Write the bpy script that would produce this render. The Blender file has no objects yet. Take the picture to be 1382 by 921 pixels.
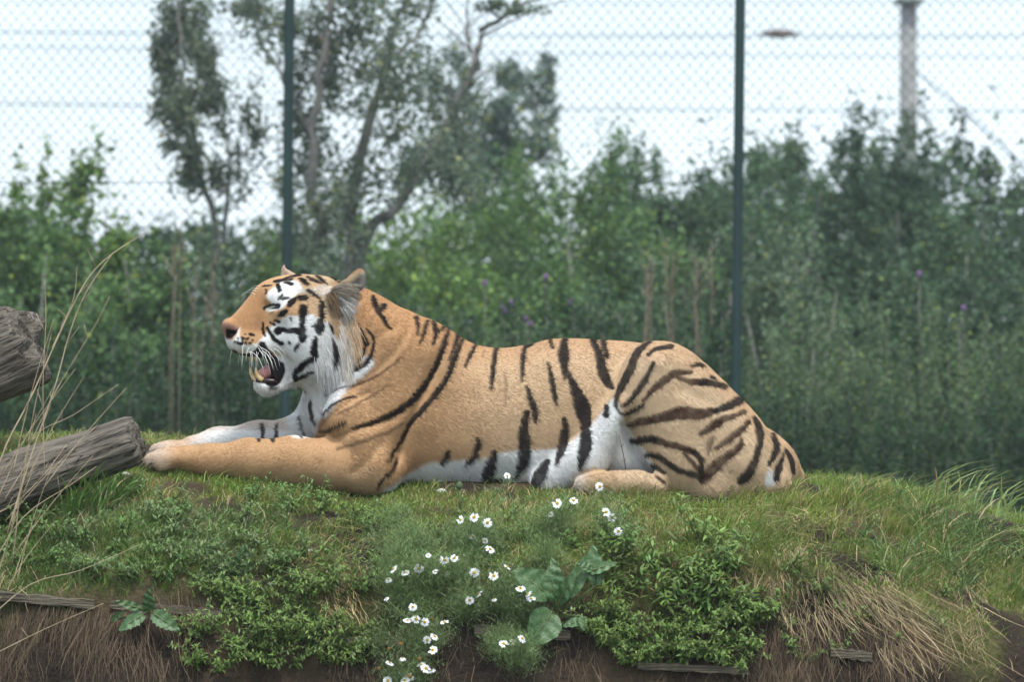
import bpy, math, random
import numpy as np
from mathutils import Vector, Matrix
# ---------------------------------------------------------------- camera, sky, sun
S = 0.0025                      # metres per photo pixel at the tiger
CAMY, CAMZ = -14.0, (655 - 460.5) * S
scene = bpy.context.scene
COL = scene.collection
cam_d = bpy.data.cameras.new('camera'); cam = bpy.data.objects.new('camera', cam_d); COL.objects.link(cam)
cam.location = (0, CAMY, CAMZ); cam.rotation_euler = (math.radians(90), 0, 0)
cam_d.sensor_width = 36.0; cam_d.lens = 36.0 * 14.0 / (1382 * S)
cam_d.clip_start = 0.1; cam_d.clip_end = 2000
cam_d.dof.use_dof = True; cam_d.dof.focus_distance = 13.8; cam_d.dof.aperture_fstop = 4.5
scene.camera = cam
SUN_EL, SUN_AZ = math.radians(64), math.radians(160)   # azimuth clockwise from +Y (behind the scene)
world = bpy.data.worlds.new('World'); scene.world = world; world.use_nodes = True
wt = world.node_tree; wt.nodes.clear()
w_out = wt.nodes.new('ShaderNodeOutputWorld'); w_bg = wt.nodes.new('ShaderNodeBackground')
w_sky = wt.nodes.new('ShaderNodeTexSky'); w_sky.sky_type = 'NISHITA'; w_sky.sun_disc = False
w_sky.sun_elevation = SUN_EL; w_sky.sun_rotation = SUN_AZ; w_sky.air_density = 1.0; w_sky.dust_density = 2.0; w_sky.ozone_density = 1.5
# broken bright cloud cover over the whole sky
w_tc = wt.nodes.new('ShaderNodeTexCoord'); w_map = wt.nodes.new('ShaderNodeMapping'); w_map.inputs['Scale'].default_value = (1.2, 1.2, 4.0)
w_n = wt.nodes.new('ShaderNodeTexNoise'); w_n.inputs['Scale'].default_value = 2.2; w_n.inputs['Detail'].default_value = 5
w_r = wt.nodes.new('ShaderNodeMapRange'); w_r.inputs['From Min'].default_value = 0.34; w_r.inputs['From Max'].default_value = 0.62
w_r.inputs['To Min'].default_value = 0.55; w_r.inputs['To Max'].default_value = 0.97
w_mix = wt.nodes.new('ShaderNodeMixRGB'); w_mix.inputs['Color2'].default_value = (8.4, 9.6, 10.6, 1)
wt.links.new(w_tc.outputs['Generated'], w_map.inputs['Vector']); wt.links.new(w_map.outputs['Vector'], w_n.inputs['Vector'])
wt.links.new(w_n.outputs['Fac'], w_r.inputs['Value']); wt.links.new(w_r.outputs['Result'], w_mix.inputs['Fac'])
wt.links.new(w_sky.outputs['Color'], w_mix.inputs['Color1']); wt.links.new(w_mix.outputs['Color'], w_bg.inputs['Color'])
w_bg.inputs['Strength'].default_value = 0.105
wt.links.new(w_bg.outputs['Background'], w_out.inputs['Surface'])
sun_d = bpy.data.lights.new('sun', 'SUN'); sun = bpy.data.objects.new('sun', sun_d); COL.objects.link(sun)
sun_d.energy = 2.5; sun_d.angle = math.radians(10); sun_d.color = (1.0, 0.96, 0.90)
sdir = Vector((math.sin(SUN_AZ) * math.cos(SUN_EL), math.cos(SUN_AZ) * math.cos(SUN_EL), math.sin(SUN_EL)))
sun.rotation_euler = sdir.to_track_quat('Z', 'Y').to_euler(); sun.location = (-6, -8, 12)
vs = scene.view_settings; vs.view_transform = 'Standard'; vs.look = 'None'; vs.exposure = 0.62; vs.gamma = 1.0; vs.use_curve_mapping = False
scene.cycles.use_denoising = True; scene.cycles.max_bounces = 6; scene.cycles.transparent_max_bounces = 8
rng = np.random.default_rng(7); random.seed(7)

# ---------------------------------------------------------------- helpers
def at(px, py, Y):
    """photo pixel -> world point at depth Y (metres behind the tiger's mid plane)"""
    s = S * (14.0 + Y) / 14.0
    return Vector(((px - 691) * s, Y, CAMZ + (460.5 - py) * s))
def pxs(Y): return S * (14.0 + Y) / 14.0
def tag(o, label=None, cat=None, group=None, kind=None):
    if label: o['label'] = label
    if cat: o['category'] = cat
    if group: o['group'] = group
    if kind: o['kind'] = kind
    return o
def empty(name, loc):
    o = bpy.data.objects.new(name, None); COL.objects.link(o); o.location = loc; o.empty_display_size = 0.05
    return o
def mesh_np(name, V, faces4=None, faces3=None, smooth=True):
    """fast mesh from numpy arrays of quads and/or triangles"""
    me = bpy.data.meshes.new(name)
    V = np.asarray(V, np.float32).reshape(-1, 3)
    parts, sizes = [], []
    if faces4 is not None and len(faces4): parts.append(np.asarray(faces4, np.int32).ravel()); sizes.append(np.full(len(faces4), 4))
    if faces3 is not None and len(faces3): parts.append(np.asarray(faces3, np.int32).ravel()); sizes.append(np.full(len(faces3), 3))
    loops = np.concatenate(parts); sz = np.concatenate(sizes)
    st = np.concatenate([[0], np.cumsum(sz)[:-1]]).astype(np.int32)
    me.vertices.add(len(V)); me.vertices.foreach_set('co', V.ravel())
    me.loops.add(len(loops)); me.loops.foreach_set('vertex_index', loops.astype(np.int32))
    me.polygons.add(len(sz)); me.polygons.foreach_set('loop_start', st)
    if smooth: me.polygons.foreach_set('use_smooth', np.ones(len(sz), bool))
    me.update(calc_edges=True)
    return me
def vcol(me, cols, name='Col'):
    a = me.color_attributes.new(name, 'FLOAT_COLOR', 'POINT')
    c = np.ones((len(cols), 4), np.float32); c[:, :3] = cols
    a.data.foreach_set('color', c.ravel())
def obj(name, me, mat, parent=None, loc=None):
    o = bpy.data.objects.new(name, me); COL.objects.link(o)
    if mat is not None and not me.materials: me.materials.append(mat)
    if parent is not None: o.parent = parent
    if loc is not None: o.location = loc
    return o
class MB:
    """mesh builder: tubes, boxes, leaf blades gathered into ONE mesh"""
    def __init__(s): s.v = []; s.f = []; s.m = []
    def add(s, vs_, fs_, mi=0):
        b = len(s.v); s.v += [tuple(p) for p in vs_]; s.f += [tuple(b + i for i in f) for f in fs_]; s.m += [mi] * len(fs_)
    def tube(s, pts, rad, n=6, mi=0, cap=True):
        pts = [Vector(p) for p in pts]; ring = []
        rad = rad if hasattr(rad, '__len__') else [rad] * len(pts)
        up = Vector((0.13, 0.2, 0.97))
        for i, p in enumerate(pts):
            t = (pts[min(i + 1, len(pts) - 1)] - pts[max(i - 1, 0)]).normalized()
            u = t.cross(up)
            if u.length < 1e-3: u = t.cross(Vector((1, 0, 0)))
            u.normalize(); w = t.cross(u)
            ring.append([p + (u * math.cos(a) + w * math.sin(a)) * rad[i] for a in [2 * math.pi * k / n for k in range(n)]])
        vs_ = [q for r in ring for q in r]; fs_ = []
        for i in range(len(pts) - 1):
            for k in range(n):
                fs_.append((i * n + k, i * n + (k + 1) % n, (i + 1) * n + (k + 1) % n, (i + 1) * n + k))
        if cap: fs_.append(tuple(range(n - 1, -1, -1))); fs_.append(tuple(range((len(pts) - 1) * n, len(pts) * n)))
        s.add(vs_, fs_, mi)
    def box(s, c, d, mi=0, rot=None):
        vs_ = [Vector((x * d[0] / 2, y * d[1] / 2, z * d[2] / 2)) for x in (-1, 1) for y in (-1, 1) for z in (-1, 1)]
        if rot is not None: vs_ = [rot @ v for v in vs_]
        s.add([v + Vector(c) for v in vs_], [(0, 1, 3, 2), (4, 6, 7, 5), (0, 4, 5, 1), (2, 3, 7, 6), (0, 2, 6, 4), (1, 5, 7, 3)], mi)
    def mesh(s, name, smooth=True, mats=()):
        me = bpy.data.meshes.new(name); me.from_pydata(s.v, [], s.f)
        for m in mats: me.materials.append(m)
        if len(mats) > 1: me.polygons.foreach_set('material_index', s.m)
        if smooth: me.polygons.foreach_set('use_smooth', [True] * len(me.polygons))
        me.update(); return me
    def build(s, name, mat, parent=None, smooth=True, loc=None):
        return obj(name, s.mesh(name, smooth, mat if isinstance(mat, (list, tuple)) else (mat,)), None, parent, loc)
def new_mat(name, rough=0.8, spec=0.3):
    m = bpy.data.materials.new(name); m.use_nodes = True; nt = m.node_tree
    b = nt.nodes['Principled BSDF']; b.inputs['Roughness'].default_value = rough; b.inputs['Specular IOR Level'].default_value = spec
    return m, nt, b
def noise_mat(name, c1, c2, scale=8, rough=0.85, spec=0.2, bump=0.0, detail=6, stretch=(1, 1, 1), c3=None, bscale=None):
    m, nt, b = new_mat(name, rough, spec); N = nt.nodes; L = nt.links
    tc = N.new('ShaderNodeTexCoord'); mp = N.new('ShaderNodeMapping'); mp.inputs['Scale'].default_value = stretch
    n = N.new('ShaderNodeTexNoise'); n.inputs['Scale'].default_value = scale; n.inputs['Detail'].default_value = detail; n.inputs['Roughness'].default_value = 0.65
    r = N.new('ShaderNodeValToRGB'); r.color_ramp.elements[0].position = 0.32; r.color_ramp.elements[1].position = 0.68
    r.color_ramp.elements[0].color = (*c1, 1); r.color_ramp.elements[1].color = (*c2, 1)
    if c3 is not None:
        e = r.color_ramp.elements.new(0.5); e.color = (*c3, 1)
    L.new(tc.outputs['Object'], mp.inputs['Vector']); L.new(mp.outputs['Vector'], n.inputs['Vector']); L.new(n.outputs['Fac'], r.inputs['Fac']); L.new(r.outputs['Color'], b.inputs['Base Color'])
    if bump:
        n2 = N.new('ShaderNodeTexNoise'); n2.inputs['Scale'].default_value = bscale or scale * 3; n2.inputs['Detail'].default_value = 8
        L.new(mp.outputs['Vector'], n2.inputs['Vector'])
        bp = N.new('ShaderNodeBump'); bp.inputs['Strength'].default_value = bump; bp.inputs['Distance'].default_value = 0.02
        L.new(n2.outputs['Fac'], bp.inputs['Height']); L.new(bp.outputs['Normal'], b.inputs['Normal'])
    return m
def attr_mat(name, rough=0.7, spec=0.25, trans=0.0, attr='Col'):
    """colour from a per-point attribute; leaves let some light through"""
    m, nt, b = new_mat(name, rough, spec); N = nt.nodes; L = nt.links
    a = N.new('ShaderNodeAttribute'); a.attribute_name = attr
    L.new(a.outputs['Color'], b.inputs['Base Color'])
    if trans:
        t = N.new('ShaderNodeBsdfTranslucent'); mx = N.new('ShaderNodeMixShader'); mx.inputs['Fac'].default_value = trans
        L.new(a.outputs['Color'], t.inputs['Color']); L.new(b.outputs['BSDF'], mx.inputs[1]); L.new(t.outputs['BSDF'], mx.inputs[2])
        L.new(mx.outputs['Shader'], N['Material Output'].inputs['Surface'])
    return m
def lin(r, g, b):
    return tuple(((c / 255) / 12.92 if c <= 10 else (((c / 255) + 0.055) / 1.055) ** 2.4) for c in (r, g, b))
def vnoise(x, y, z=0.0, seed=0):
    """cheap smooth value noise, vectorised, range 0..1"""
    x = np.asarray(x, np.float64); y = np.asarray(y, np.float64); z = np.asarray(z, np.float64) + np.zeros_like(x)
    xi, yi, zi = np.floor(x), np.floor(y), np.floor(z); fx, fy, fz = x - xi, y - yi, z - zi
    fx = fx * fx * (3 - 2 * fx); fy = fy * fy * (3 - 2 * fy); fz = fz * fz * (3 - 2 * fz)
    def h(a, b, c):
        v = np.sin(a * 127.1 + b * 311.7 + c * 74.7 + seed * 17.3) * 43758.5453
        return v - np.floor(v)
    def l(a, b, t): return a + (b - a) * t
    return l(l(l(h(xi, yi, zi), h(xi + 1, yi, zi), fx), l(h(xi, yi + 1, zi), h(xi + 1, yi + 1, zi), fx), fy),
             l(l(h(xi, yi, zi + 1), h(xi + 1, yi, zi + 1), fx), l(h(xi, yi + 1, zi + 1), h(xi + 1, yi + 1, zi + 1), fx), fy), fz)
def fbm(x, y, z=0.0, seed=0, o=4):
    t, a, s_ = 0, 0.5, 0
    for i in range(o):
        t = t + a * vnoise(np.asarray(x) * 2 ** i, np.asarray(y) * 2 ** i, np.asarray(z) * 2 ** i, seed + i); s_ += a; a *= 0.5
    return t / s_
def smooth01(a, b, x):
    t = np.clip((x - a) / (b - a), 0, 1); return t * t * (3 - 2 * t)
# ================================================================ GROUND AND BANK
KX = np.array([-900, -300, 0, 200, 330, 400, 500, 600, 700, 870, 1000, 1090, 1200, 1300, 1382, 1700, 2300], float)
zE = np.array([-.45, -.34, -.30, -.27, -.25, -.24, -.26, -.25, -.22, -.22, -.22, -.25, -.35, -.45, -.52, -.7, -1.0])
zM = np.array([-.2, -.13, -.10, -.065, -.07, -.085, -.10, -.09, -.09, -.09, -.09, -.11, -.17, -.25, -.32, -.5, -.9])
zT = np.array([.03, .05, .055, .052, .028, .008, -.022, .006, .008, -.008, .0, .005, -.03, -.09, -.14, -.35, -.8])
zB = np.array([.06, .10, .115, .095, .088, .08, .06, .05, .05, .04, .03, .02, -.01, -.07, -.12, -.3, -.8])
zC = np.array([.08, .14, .155, .150, .150, .13, .10, .10, .09, .06, .04, .02, -.02, -.09, -.14, -.34, -.8])
def hz(X, Y):
    """height of the bank"""
    X = np.asarray(X, float); Y = np.asarray(Y, float); p = X / S + 691
    e, m, t, b2, c = (np.interp(p, KX, k) for k in (zE, zM, zT, zB, zC))
    wob = (fbm(X * 1.7 + 9, Y * 0 + 3, 0, 5, 3) - 0.5) * 0.16
    Yw = Y + wob * smooth01(-0.4, -0.9, Y)
    kn = np.array([-14.0, -1.35, -1.16, -1.02, -0.88, -0.55, -0.2, 0.17, 0.5, 1.0, 2.6, 4.0])
    vals = [np.full_like(e, -1.45), np.full_like(e, -1.45), np.full_like(e, -1.0), np.minimum(e - 0.33, -0.58), e, m, t, b2, c, c - 0.12, np.full_like(e, -1.2), np.full_like(e, -1.5)]
    z = np.zeros_like(e + Y)
    Yb = np.broadcast_to(Yw, z.shape)
    for i in range(len(kn) - 1):
        sel = (Yb >= kn[i]) & (Yb < kn[i + 1]); u = (Yb - kn[i]) / (kn[i + 1] - kn[i])
        z = np.where(sel, vals[i] + (vals[i + 1] - vals[i]) * u, z)
    z = np.where(Yb >= kn[-1], -1.5, z)
    rough = smooth01(-0.5, -1.0, Y)
    z = z + (fbm(X * 6, Y * 6, 0, 8, 5) - 0.5) * (0.025 + 0.11 * rough) * smooth01(-1.4, -1.1, Y) * (0.35 + 0.65 * np.clip(np.abs(Y) * 3, 0, 1))
    return z
def bare(X, Y):
    """0..1: how bare the soil is (worn patches, broken edge of the bank)"""
    X = np.asarray(X, float); Y = np.asarray(Y, float); p = X / S + 691
    n = fbm(X * 3.1 + 4, Y * 4.0, 0, 51, 4); b = smooth01(0.56, 0.68, n)
    for (px, Y0, rx, ry, a) in ((262, -0.33, 46, 0.10, 1), (470, -0.26, 60, 0.06, 0.8), (560, -0.22, 50, 0.04, 0.7), (380, -0.80, 70, 0.14, 0.9), (455, -0.72, 70, 0.16, 0.8), (1075, -0.60, 60, 0.13, 1), (1120, -0.78, 90, 0.12, 1), (930, -0.36, 110, 0.07, .7), (830, -0.3, 60, 0.05, .6), (590, -.5, 60, .08, .6)):
        b = np.maximum(b, a * (1 - smooth01(0.5, 1.1, np.hypot((p - px) / rx, (Y - Y0) / ry))))
    return np.maximum(b, smooth01(-0.86, -0.97, Y + 0.05 * (fbm(X * 5, Y * 5, 0, 61, 3) - 0.5)))
xs = np.concatenate([np.arange(-4.6, -2.2, 0.1), np.arange(-2.2, 2.2, 0.016), np.arange(2.2, 4.7, 0.1)])
ys = np.concatenate([np.arange(-1.9, -1.3, 0.05), np.arange(-1.3, 0.9, 0.016), np.arange(0.9, 4.4, 0.08)])
GX, GY = np.meshgrid(xs, ys, indexing='ij'); GZ = hz(GX, GY)
GZ -= 1.2 * smooth01(3.2, 4.5, np.abs(GX)); nxg, nyg = GX.shape
ii = np.arange(nxg * nyg).reshape(nxg, nyg)
Q = np.stack([ii[:-1, :-1], ii[1:, :-1], ii[1:, 1:], ii[:-1, 1:]], -1).reshape(-1, 4)
bank_me = mesh_np('bank', np.stack([GX, GY, GZ], -1), Q)
bb = bare(GX, GY).ravel(); nn = fbm(GX * 9, GY * 9, GZ * 9, 71, 4).ravel(); n2 = fbm(GX * 2.3, GY * 2.3, GZ * 3, 77, 3).ravel()
soil = np.array((0.034, 0.025, 0.019)) * (0.3 + 1.3 * nn)[:, None] + np.array((0.045, 0.030, 0.016)) * smooth01(.5, .7, n2)[:, None]
thatch = np.array((0.12, 0.115, 0.045)) * (0.6 + 0.8 * nn)[:, None]
vcol(bank_me, soil * bb[:, None] + thatch * (1 - bb[:, None]))
m_bank = attr_mat('bank_soil', 0.95, 0.1)
nt = m_bank.node_tree; n_ = nt.nodes.new('ShaderNodeTexNoise'); n_.inputs['Scale'].default_value = 55; n_.inputs['Detail'].default_value = 8
tc = nt.nodes.new('ShaderNodeTexCoord'); bp = nt.nodes.new('ShaderNodeBump'); bp.inputs['Strength'].default_value = 0.9; bp.inputs['Distance'].default_value = 0.02
nt.links.new(tc.outputs['Object'], n_.inputs['Vector']); nt.links.new(n_.outputs['Fac'], bp.inputs['Height']); nt.links.new(bp.outputs['Normal'], nt.nodes['Principled BSDF'].inputs['Normal'])
tag(obj('bank_terrain', bank_me, m_bank), 'grassy earth bank with a broken soil edge and worn bare patches', 'bank', kind='structure')
g_me = mesh_np('ground', [(-900, -60, -1.3), (900, -60, -1.3), (900, 1600, -1.3), (-900, 1600, -1.3)], [(0, 1, 2, 3)], smooth=False)
tag(obj('ground', g_me, noise_mat('rough_grass_ground', (0.035, 0.05, 0.02), (0.07, 0.085, 0.035), 1.5, 0.95, 0.1, 0.4)), 'flat rough grassland stretching away behind the fence', 'ground', kind='structure')
# ================================================================ TREES AND BUSHES BEHIND THE FENCE
m_leaf = attr_mat('leaf', 0.55, 0.35, 0.28)
m_tleaf = attr_mat('tree_leaf', 0.5, 0.4, 0.42)
m_bark = noise_mat('bark_grey', (0.10, 0.095, 0.088), (0.24, 0.23, 0.215), 14, 0.9, 0.1, 0.5, stretch=(1, 1, 0.25))
GZ0 = -1.3
def leaves(name, pos, size, cols, mat, parent, aspect=0.62, droop=0.0, r=None):
    """a cloud of folded diamond leaves, one mesh"""
    r = r or rng; n = len(pos); size = np.broadcast_to(size, n)
    d = r.normal(0, 1, (n, 3)); d[:, 2] -= droop; d /= np.linalg.norm(d, axis=1)[:, None]
    s_ = np.cross(d, r.normal(0, 1, (n, 3))); s_ /= np.linalg.norm(s_, axis=1)[:, None] + 1e-9
    up = np.cross(d, s_)
    L = size[:, None]; W = L * aspect * 0.5
    V = np.stack([pos, pos + d * L * 0.42 + s_ * W + up * L * 0.08, pos + d * L, pos + d * L * 0.42 - s_ * W + up * L * 0.08], 1)
    b = np.arange(n)[:, None] * 4
    me = mesh_np(name, V.reshape(-1, 3), faces4=b + np.array([[0, 1, 2, 3]]), smooth=False)
    vcol(me, np.repeat(cols, 4, 0))
    return obj(name, me, mat, parent)
def crown_points(n, blobs, r, fill=0.55, cmin=0.14, cmax=0.34):
    """leaf points spread through many small uneven clumps inside each blob (cx,cy,cz,rx,ry,rz,weight)"""
    B = np.array(blobs, float); out = []; clump = []
    w = B[:, 6] / B[:, 6].sum()
    for bi, b in enumerate(B):
        k = int(n * w[bi]); nc = max(6, k // 130)
        c = r.normal(0, 1, (nc, 3)); c /= np.linalg.norm(c, axis=1)[:, None]; c *= (r.random((nc, 1)) ** fill)
        cs = r.uniform(cmin, cmax, nc); ci = r.integers(0, nc, k)
        p = c[ci] + r.normal(0, 1, (k, 3)) * cs[ci][:, None] * 0.62
        out.append(p * b[3:6] + b[:3]); clump.append(r.random(nc)[ci])
    return np.concatenate(out), np.concatenate(clump)
def leaf_cols(n, clump, base, r, var=0.25, yellow=0.05):
    b = np.array(base) * (1.00, 1.18, 1.14); c = b * (0.62 + 0.75 * clump)[:, None] * r.uniform(1 - var, 1 + var, (n, 1))
    y = r.random(n) < yellow; c[y] = c[y] * np.array((2.0, 1.5, 0.8)); return np.clip(c, 0.004, 0.6)
GR_YEL, GR_MID, GR_BLUE, GR_GREY, GR_DARK = (0.150, 0.215, 0.058), (0.110, 0.168, 0.056), (0.088, 0.132, 0.068), (0.130, 0.160, 0.095), (0.060, 0.092, 0.050)
def bush(px, top, wpx, Y, base, label, n=9000, size=0.055, seed=0, spikes=0, sparse=1.0, cat='bush', name='bush', group='bushes behind the fence', low=GZ0):
    r = np.random.default_rng(1000 + seed); s = pxs(Y); c = at(px, top, Y); w = wpx * s / 2; H = c.z - low
    root = empty(name, (c.x, Y, low)); tag(root, label, cat, group)
    blobs = [(0, 0, H * 0.46, w * 1.05, w * 0.8, H * 0.46, 1.5)]
    for k in range(5):
        a = r.uniform(0, 6.28); f = r.uniform(0.35, 0.75); hgt = H * r.uniform(0.45, 0.78)
        blobs.append((math.cos(a) * w * f, math.sin(a) * w * f * 0.7, hgt, w * r.uniform(0.45, 0.7), w * 0.5, min(H - hgt, w * r.uniform(0.5, 0.9)), 0.42))
    blobs.append((w * r.uniform(-.2, .2), 0, H * 0.78, w * 0.62, w * 0.5, H * 0.22, 0.5))
    for k in range(spikes):
        x = w * r.uniform(-0.85, 0.85); h2 = H * r.uniform(0.06, 0.14); blobs.append((x, r.uniform(-.3, .3) * w, H * 0.86 + h2 * 0.2, w * 0.13, w * 0.13, h2, 0.05))
    P, cl = crown_points(int(n * sparse), blobs, r)
    P = P[(P[:, 2] > 0.02)]; cl = cl[:len(P)]
    leaves('crown', P, r.uniform(0.65, 1.3, len(P)) * size, leaf_cols(len(P), cl, base, r), m_leaf, root, r=r)
    mb = MB()
    for k in range(6):
        a = r.uniform(0, 6.28); e = Vector((math.cos(a) * w * 0.6, math.sin(a) * w * 0.5, H * r.uniform(0.55, 0.85)))
        mb.tube([(e.x * .1, e.y * .1, -0.05), e * 0.45 + Vector((0, 0, H * .08)), e], [0.022, 0.015, 0.005], 5)
    mb.build('stem', m_bark, root)
    return root
BL = 'dense green bush behind the fence'
specs = [ # px, top, width, Y, colour, n, leaf size, spikes, label
    (-90, 240, 260, 15.5, GR_YEL, 7000, .060, 2, 'broad-leaved bush behind the tall dry stalks beyond the fence'),
    (30, 235, 210, 15.0, GR_MID, 9000, .058, 2, 'bright green bush standing behind the upper grey log'),
    (100, 180, 190, 16.5, GR_YEL, 10000, .058, 3, 'tall yellow-green bush with a pointed top left of the post'),
    (205, 270, 200, 15.2, GR_MID, 9000, .055, 1, 'leafy bush below the drooping poplar crown'),
    (300, 300, 170, 14.6, GR_GREY, 7000, .045, 2, 'grey-green shrub behind the pale reed stalks'),
    (375, 290, 150, 17.0, GR_YEL, 6000, .05, 1, 'yellow-green shrub showing either side of the first fence post'),
    (560, 250, 240, 17.5, GR_YEL, 11000, .045, 2, 'rounded yellow-green bush right of the forked trunks'),
    (650, 205, 270, 20.0, GR_MID, 13000, .048, 3, 'mid-green bush under the arching bare limb'),
    (735, 195, 240, 19.0, GR_MID, 12000, .045, 3, 'bush below the open sky between the tree and second post'),
    (800, 190, 260, 17.0, GR_MID, 14000, .044, 4, 'dense bush behind the tiger\'s lower back'),
    (880, 168, 240, 19.0, GR_BLUE, 13000, .046, 5, 'blue-green bush with a peaked top left of the second post'),
    (955, 180, 240, 18.0, GR_BLUE, 13000, .044, 4, 'dark bush just behind the second fence post'),
    (1040, 165, 230, 20.0, GR_BLUE, 11000, .046, 7, 'spiky-topped bush right of the second fence post'),
    (1120, 150, 190, 21.0, GR_DARK, 10000, .05, 8, 'tall dark bush with upright shoots against the sky'),
    (1215, 140, 190, 22.0, GR_DARK, 10000, .055, 7, 'dark bush growing round the foot of the concrete mast'),
    (1290, 215, 180, 19.0, GR_BLUE, 9000, .046, 3, 'low dark bush right of the concrete mast'),
    (1370, 195, 200, 20.5, GR_DARK, 9500, .05, 4, 'dark rounded bush beyond the mast'),
    (1470, 190, 220, 19.5, GR_DARK, 7000, .05, 4, 'dark bush past the mast, at the end of the hedge'),
    (700, 330, 260, 14.5, GR_MID, 9000, .040, 1, 'low green bush with purple flowers behind the tiger\'s shoulders'),
    (580, 330, 200, 14.2, GR_YEL, 8000, .042, 1, 'low leafy bush behind the tiger\'s neck'),
    (860, 320, 240, 14.6, GR_BLUE, 9000, .042, 1, 'low dark bush behind the dry reed stalks'),
    (1070, 320, 230, 14.8, GR_GREY, 9000, .040, 3, 'pale grey-green shrub behind the tiger\'s rump'),
    (1190, 340, 230, 15.2, GR_BLUE, 9000, .042, 3, 'shrub half hiding the lower mast'),
    (1320, 330, 250, 14.9, GR_DARK, 9000, .045, 2, 'dark shrub behind the pale mugwort spires'),
    (120, 340, 220, 13.6, GR_MID, 8000, .05, 0, 'low broad-leaved bush behind the two logs'),
    (-10, 360, 220, 13.8, GR_MID, 7000, .052, 0, 'low bush hemming the upper log\'s broken end'),
    (430, 360, 200, 14.0, GR_GREY, 6000, .042, 1, 'grey-green undershrub at the foot of the forked tree'),
]
for i, (px, top, w, Y, col, n, sz, sp, lab) in enumerate(specs):
    bush(px, top, w, Y, col, lab, n, sz, i, sp)
for i, (px, top, w) in enumerate([(-60, 290, 420), (180, 310, 420), (420, 270, 420), (640, 230, 420), (900, 205, 420), (1130, 190, 420), (1400, 205, 460)]):
    bush(px, top, w, 26.0 + i % 3, GR_DARK, 'shaded far-row bush glimpsed behind ' + ('the upper log\'s bushes', 'the poplar', 'the forked tree', 'the willow', 'the peaked bush by the second post', 'the upright dark shoots', 'the mast')[i], 12000, .10, 60 + i, 2, group='far row of the hedge')
for i, (px, top, w, Y, lab) in enumerate([(-260, 225, 330, 17, 'wide bush carrying the hedge on past the upper log'), (-480, 200, 360, 18, 'wide bush second past the upper log'), (-740, 215, 380, 17.5, 'wide bush third past the upper log'), (-1020, 200, 400, 19, 'wide bush at the log end of the hedge'),
                                     (1620, 200, 330, 18, 'wide bush carrying the hedge on past the mast'), (1850, 215, 360, 17.5, 'wide bush second past the mast'), (2110, 200, 380, 18.5, 'wide bush third past the mast'), (2400, 210, 400, 18, 'wide bush at the mast end of the hedge')]):
    bush(px, top, w, Y, (GR_MID, GR_YEL, GR_BLUE, GR_DARK)[i % 4], lab, 9000, .075, 90 + i, 3)
# ---- trees
def tree(name, label, base, Y, stems, clumps, base_col, n, size, seed, sub=26, group=None, bark=None):
    """stems: photo-pixel polylines with radii in px; clumps: (px,py,rx,ry,weight)"""
    r = np.random.default_rng(3000 + seed); s = pxs(Y); b = at(*base, Y); b.z = GZ0
    root = empty(name, b); tag(root, label, 'tree', group)
    mb = MB(); tips = []
    for st in stems:
        dy = r.uniform(-0.5, 0.5); P = [at(x, y, Y + dy * min(1, k * 0.4)) - b for k, (x, y, w) in enumerate(st)]
        P2 = spline([tuple(p) for p in P], 5, False); R2 = np.interp(np.linspace(0, len(st) - 1, len(P2)), range(len(st)), [q[2] * s * .36 for q in st])
        P2 = P2 + r.normal(0, 0.012, P2.shape); mb.tube([tuple(p) for p in P2], list(R2), 7)
        for _ in range(sub // len(stems)):
            k = r.integers(len(P2) // 4, len(P2)); p0 = Vector(P2[k]); d = Vector((r.normal(0, .5), r.normal(0, .4), r.uniform(0.3, 1.0))) * r.uniform(0.25, 0.7)
            mb.tube([p0, p0 + d * 0.5 + Vector((0, 0, .03)), p0 + d], [R2[k] * 0.4, R2[k] * 0.25, 0.003], 5); tips.append(p0 + d)
    mb.build('trunk', bark or m_bark, root)
    blobs = []
    for (px, py, rx, ry, w) in clumps:
        c = at(px, py, Y + r.uniform(-0.8, 0.3)) - b; blobs.append((c.x, c.y, c.z, rx * s, min(rx, ry) * s * 1.1, ry * s, w))
    P, cl = crown_points(n, blobs, r, 0.45, 0.22, 0.5)
    leaves('crown', P, r.uniform(0.7, 1.25, len(P)) * size, leaf_cols(len(P), cl, base_col, r), m_tleaf, root, 0.75, 0.4, r)
    return root
def spline(P, n=6, closed=True):
    P = np.asarray(P, float); out = []; N = len(P)
    for i in range(N if closed else N - 1):
        p0, p1, p2, p3 = (P[(i - 1) % N], P[i], P[(i + 1) % N], P[(i + 2) % N]) if closed else (P[max(i - 1, 0)], P[i], P[i + 1], P[min(i + 2, N - 1)])
        for t in np.linspace(0, 1, n, endpoint=False):
            out.append(0.5 * ((2 * p1) + (-p0 + p2) * t + (2 * p0 - 5 * p1 + 4 * p2 - p3) * t * t + (-p0 + 3 * p1 - 3 * p2 + p3) * t ** 3))
    if not closed: out.append(P[-1])
    return np.array(out)
TREEG = (0.135, 0.150, 0.105)
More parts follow.
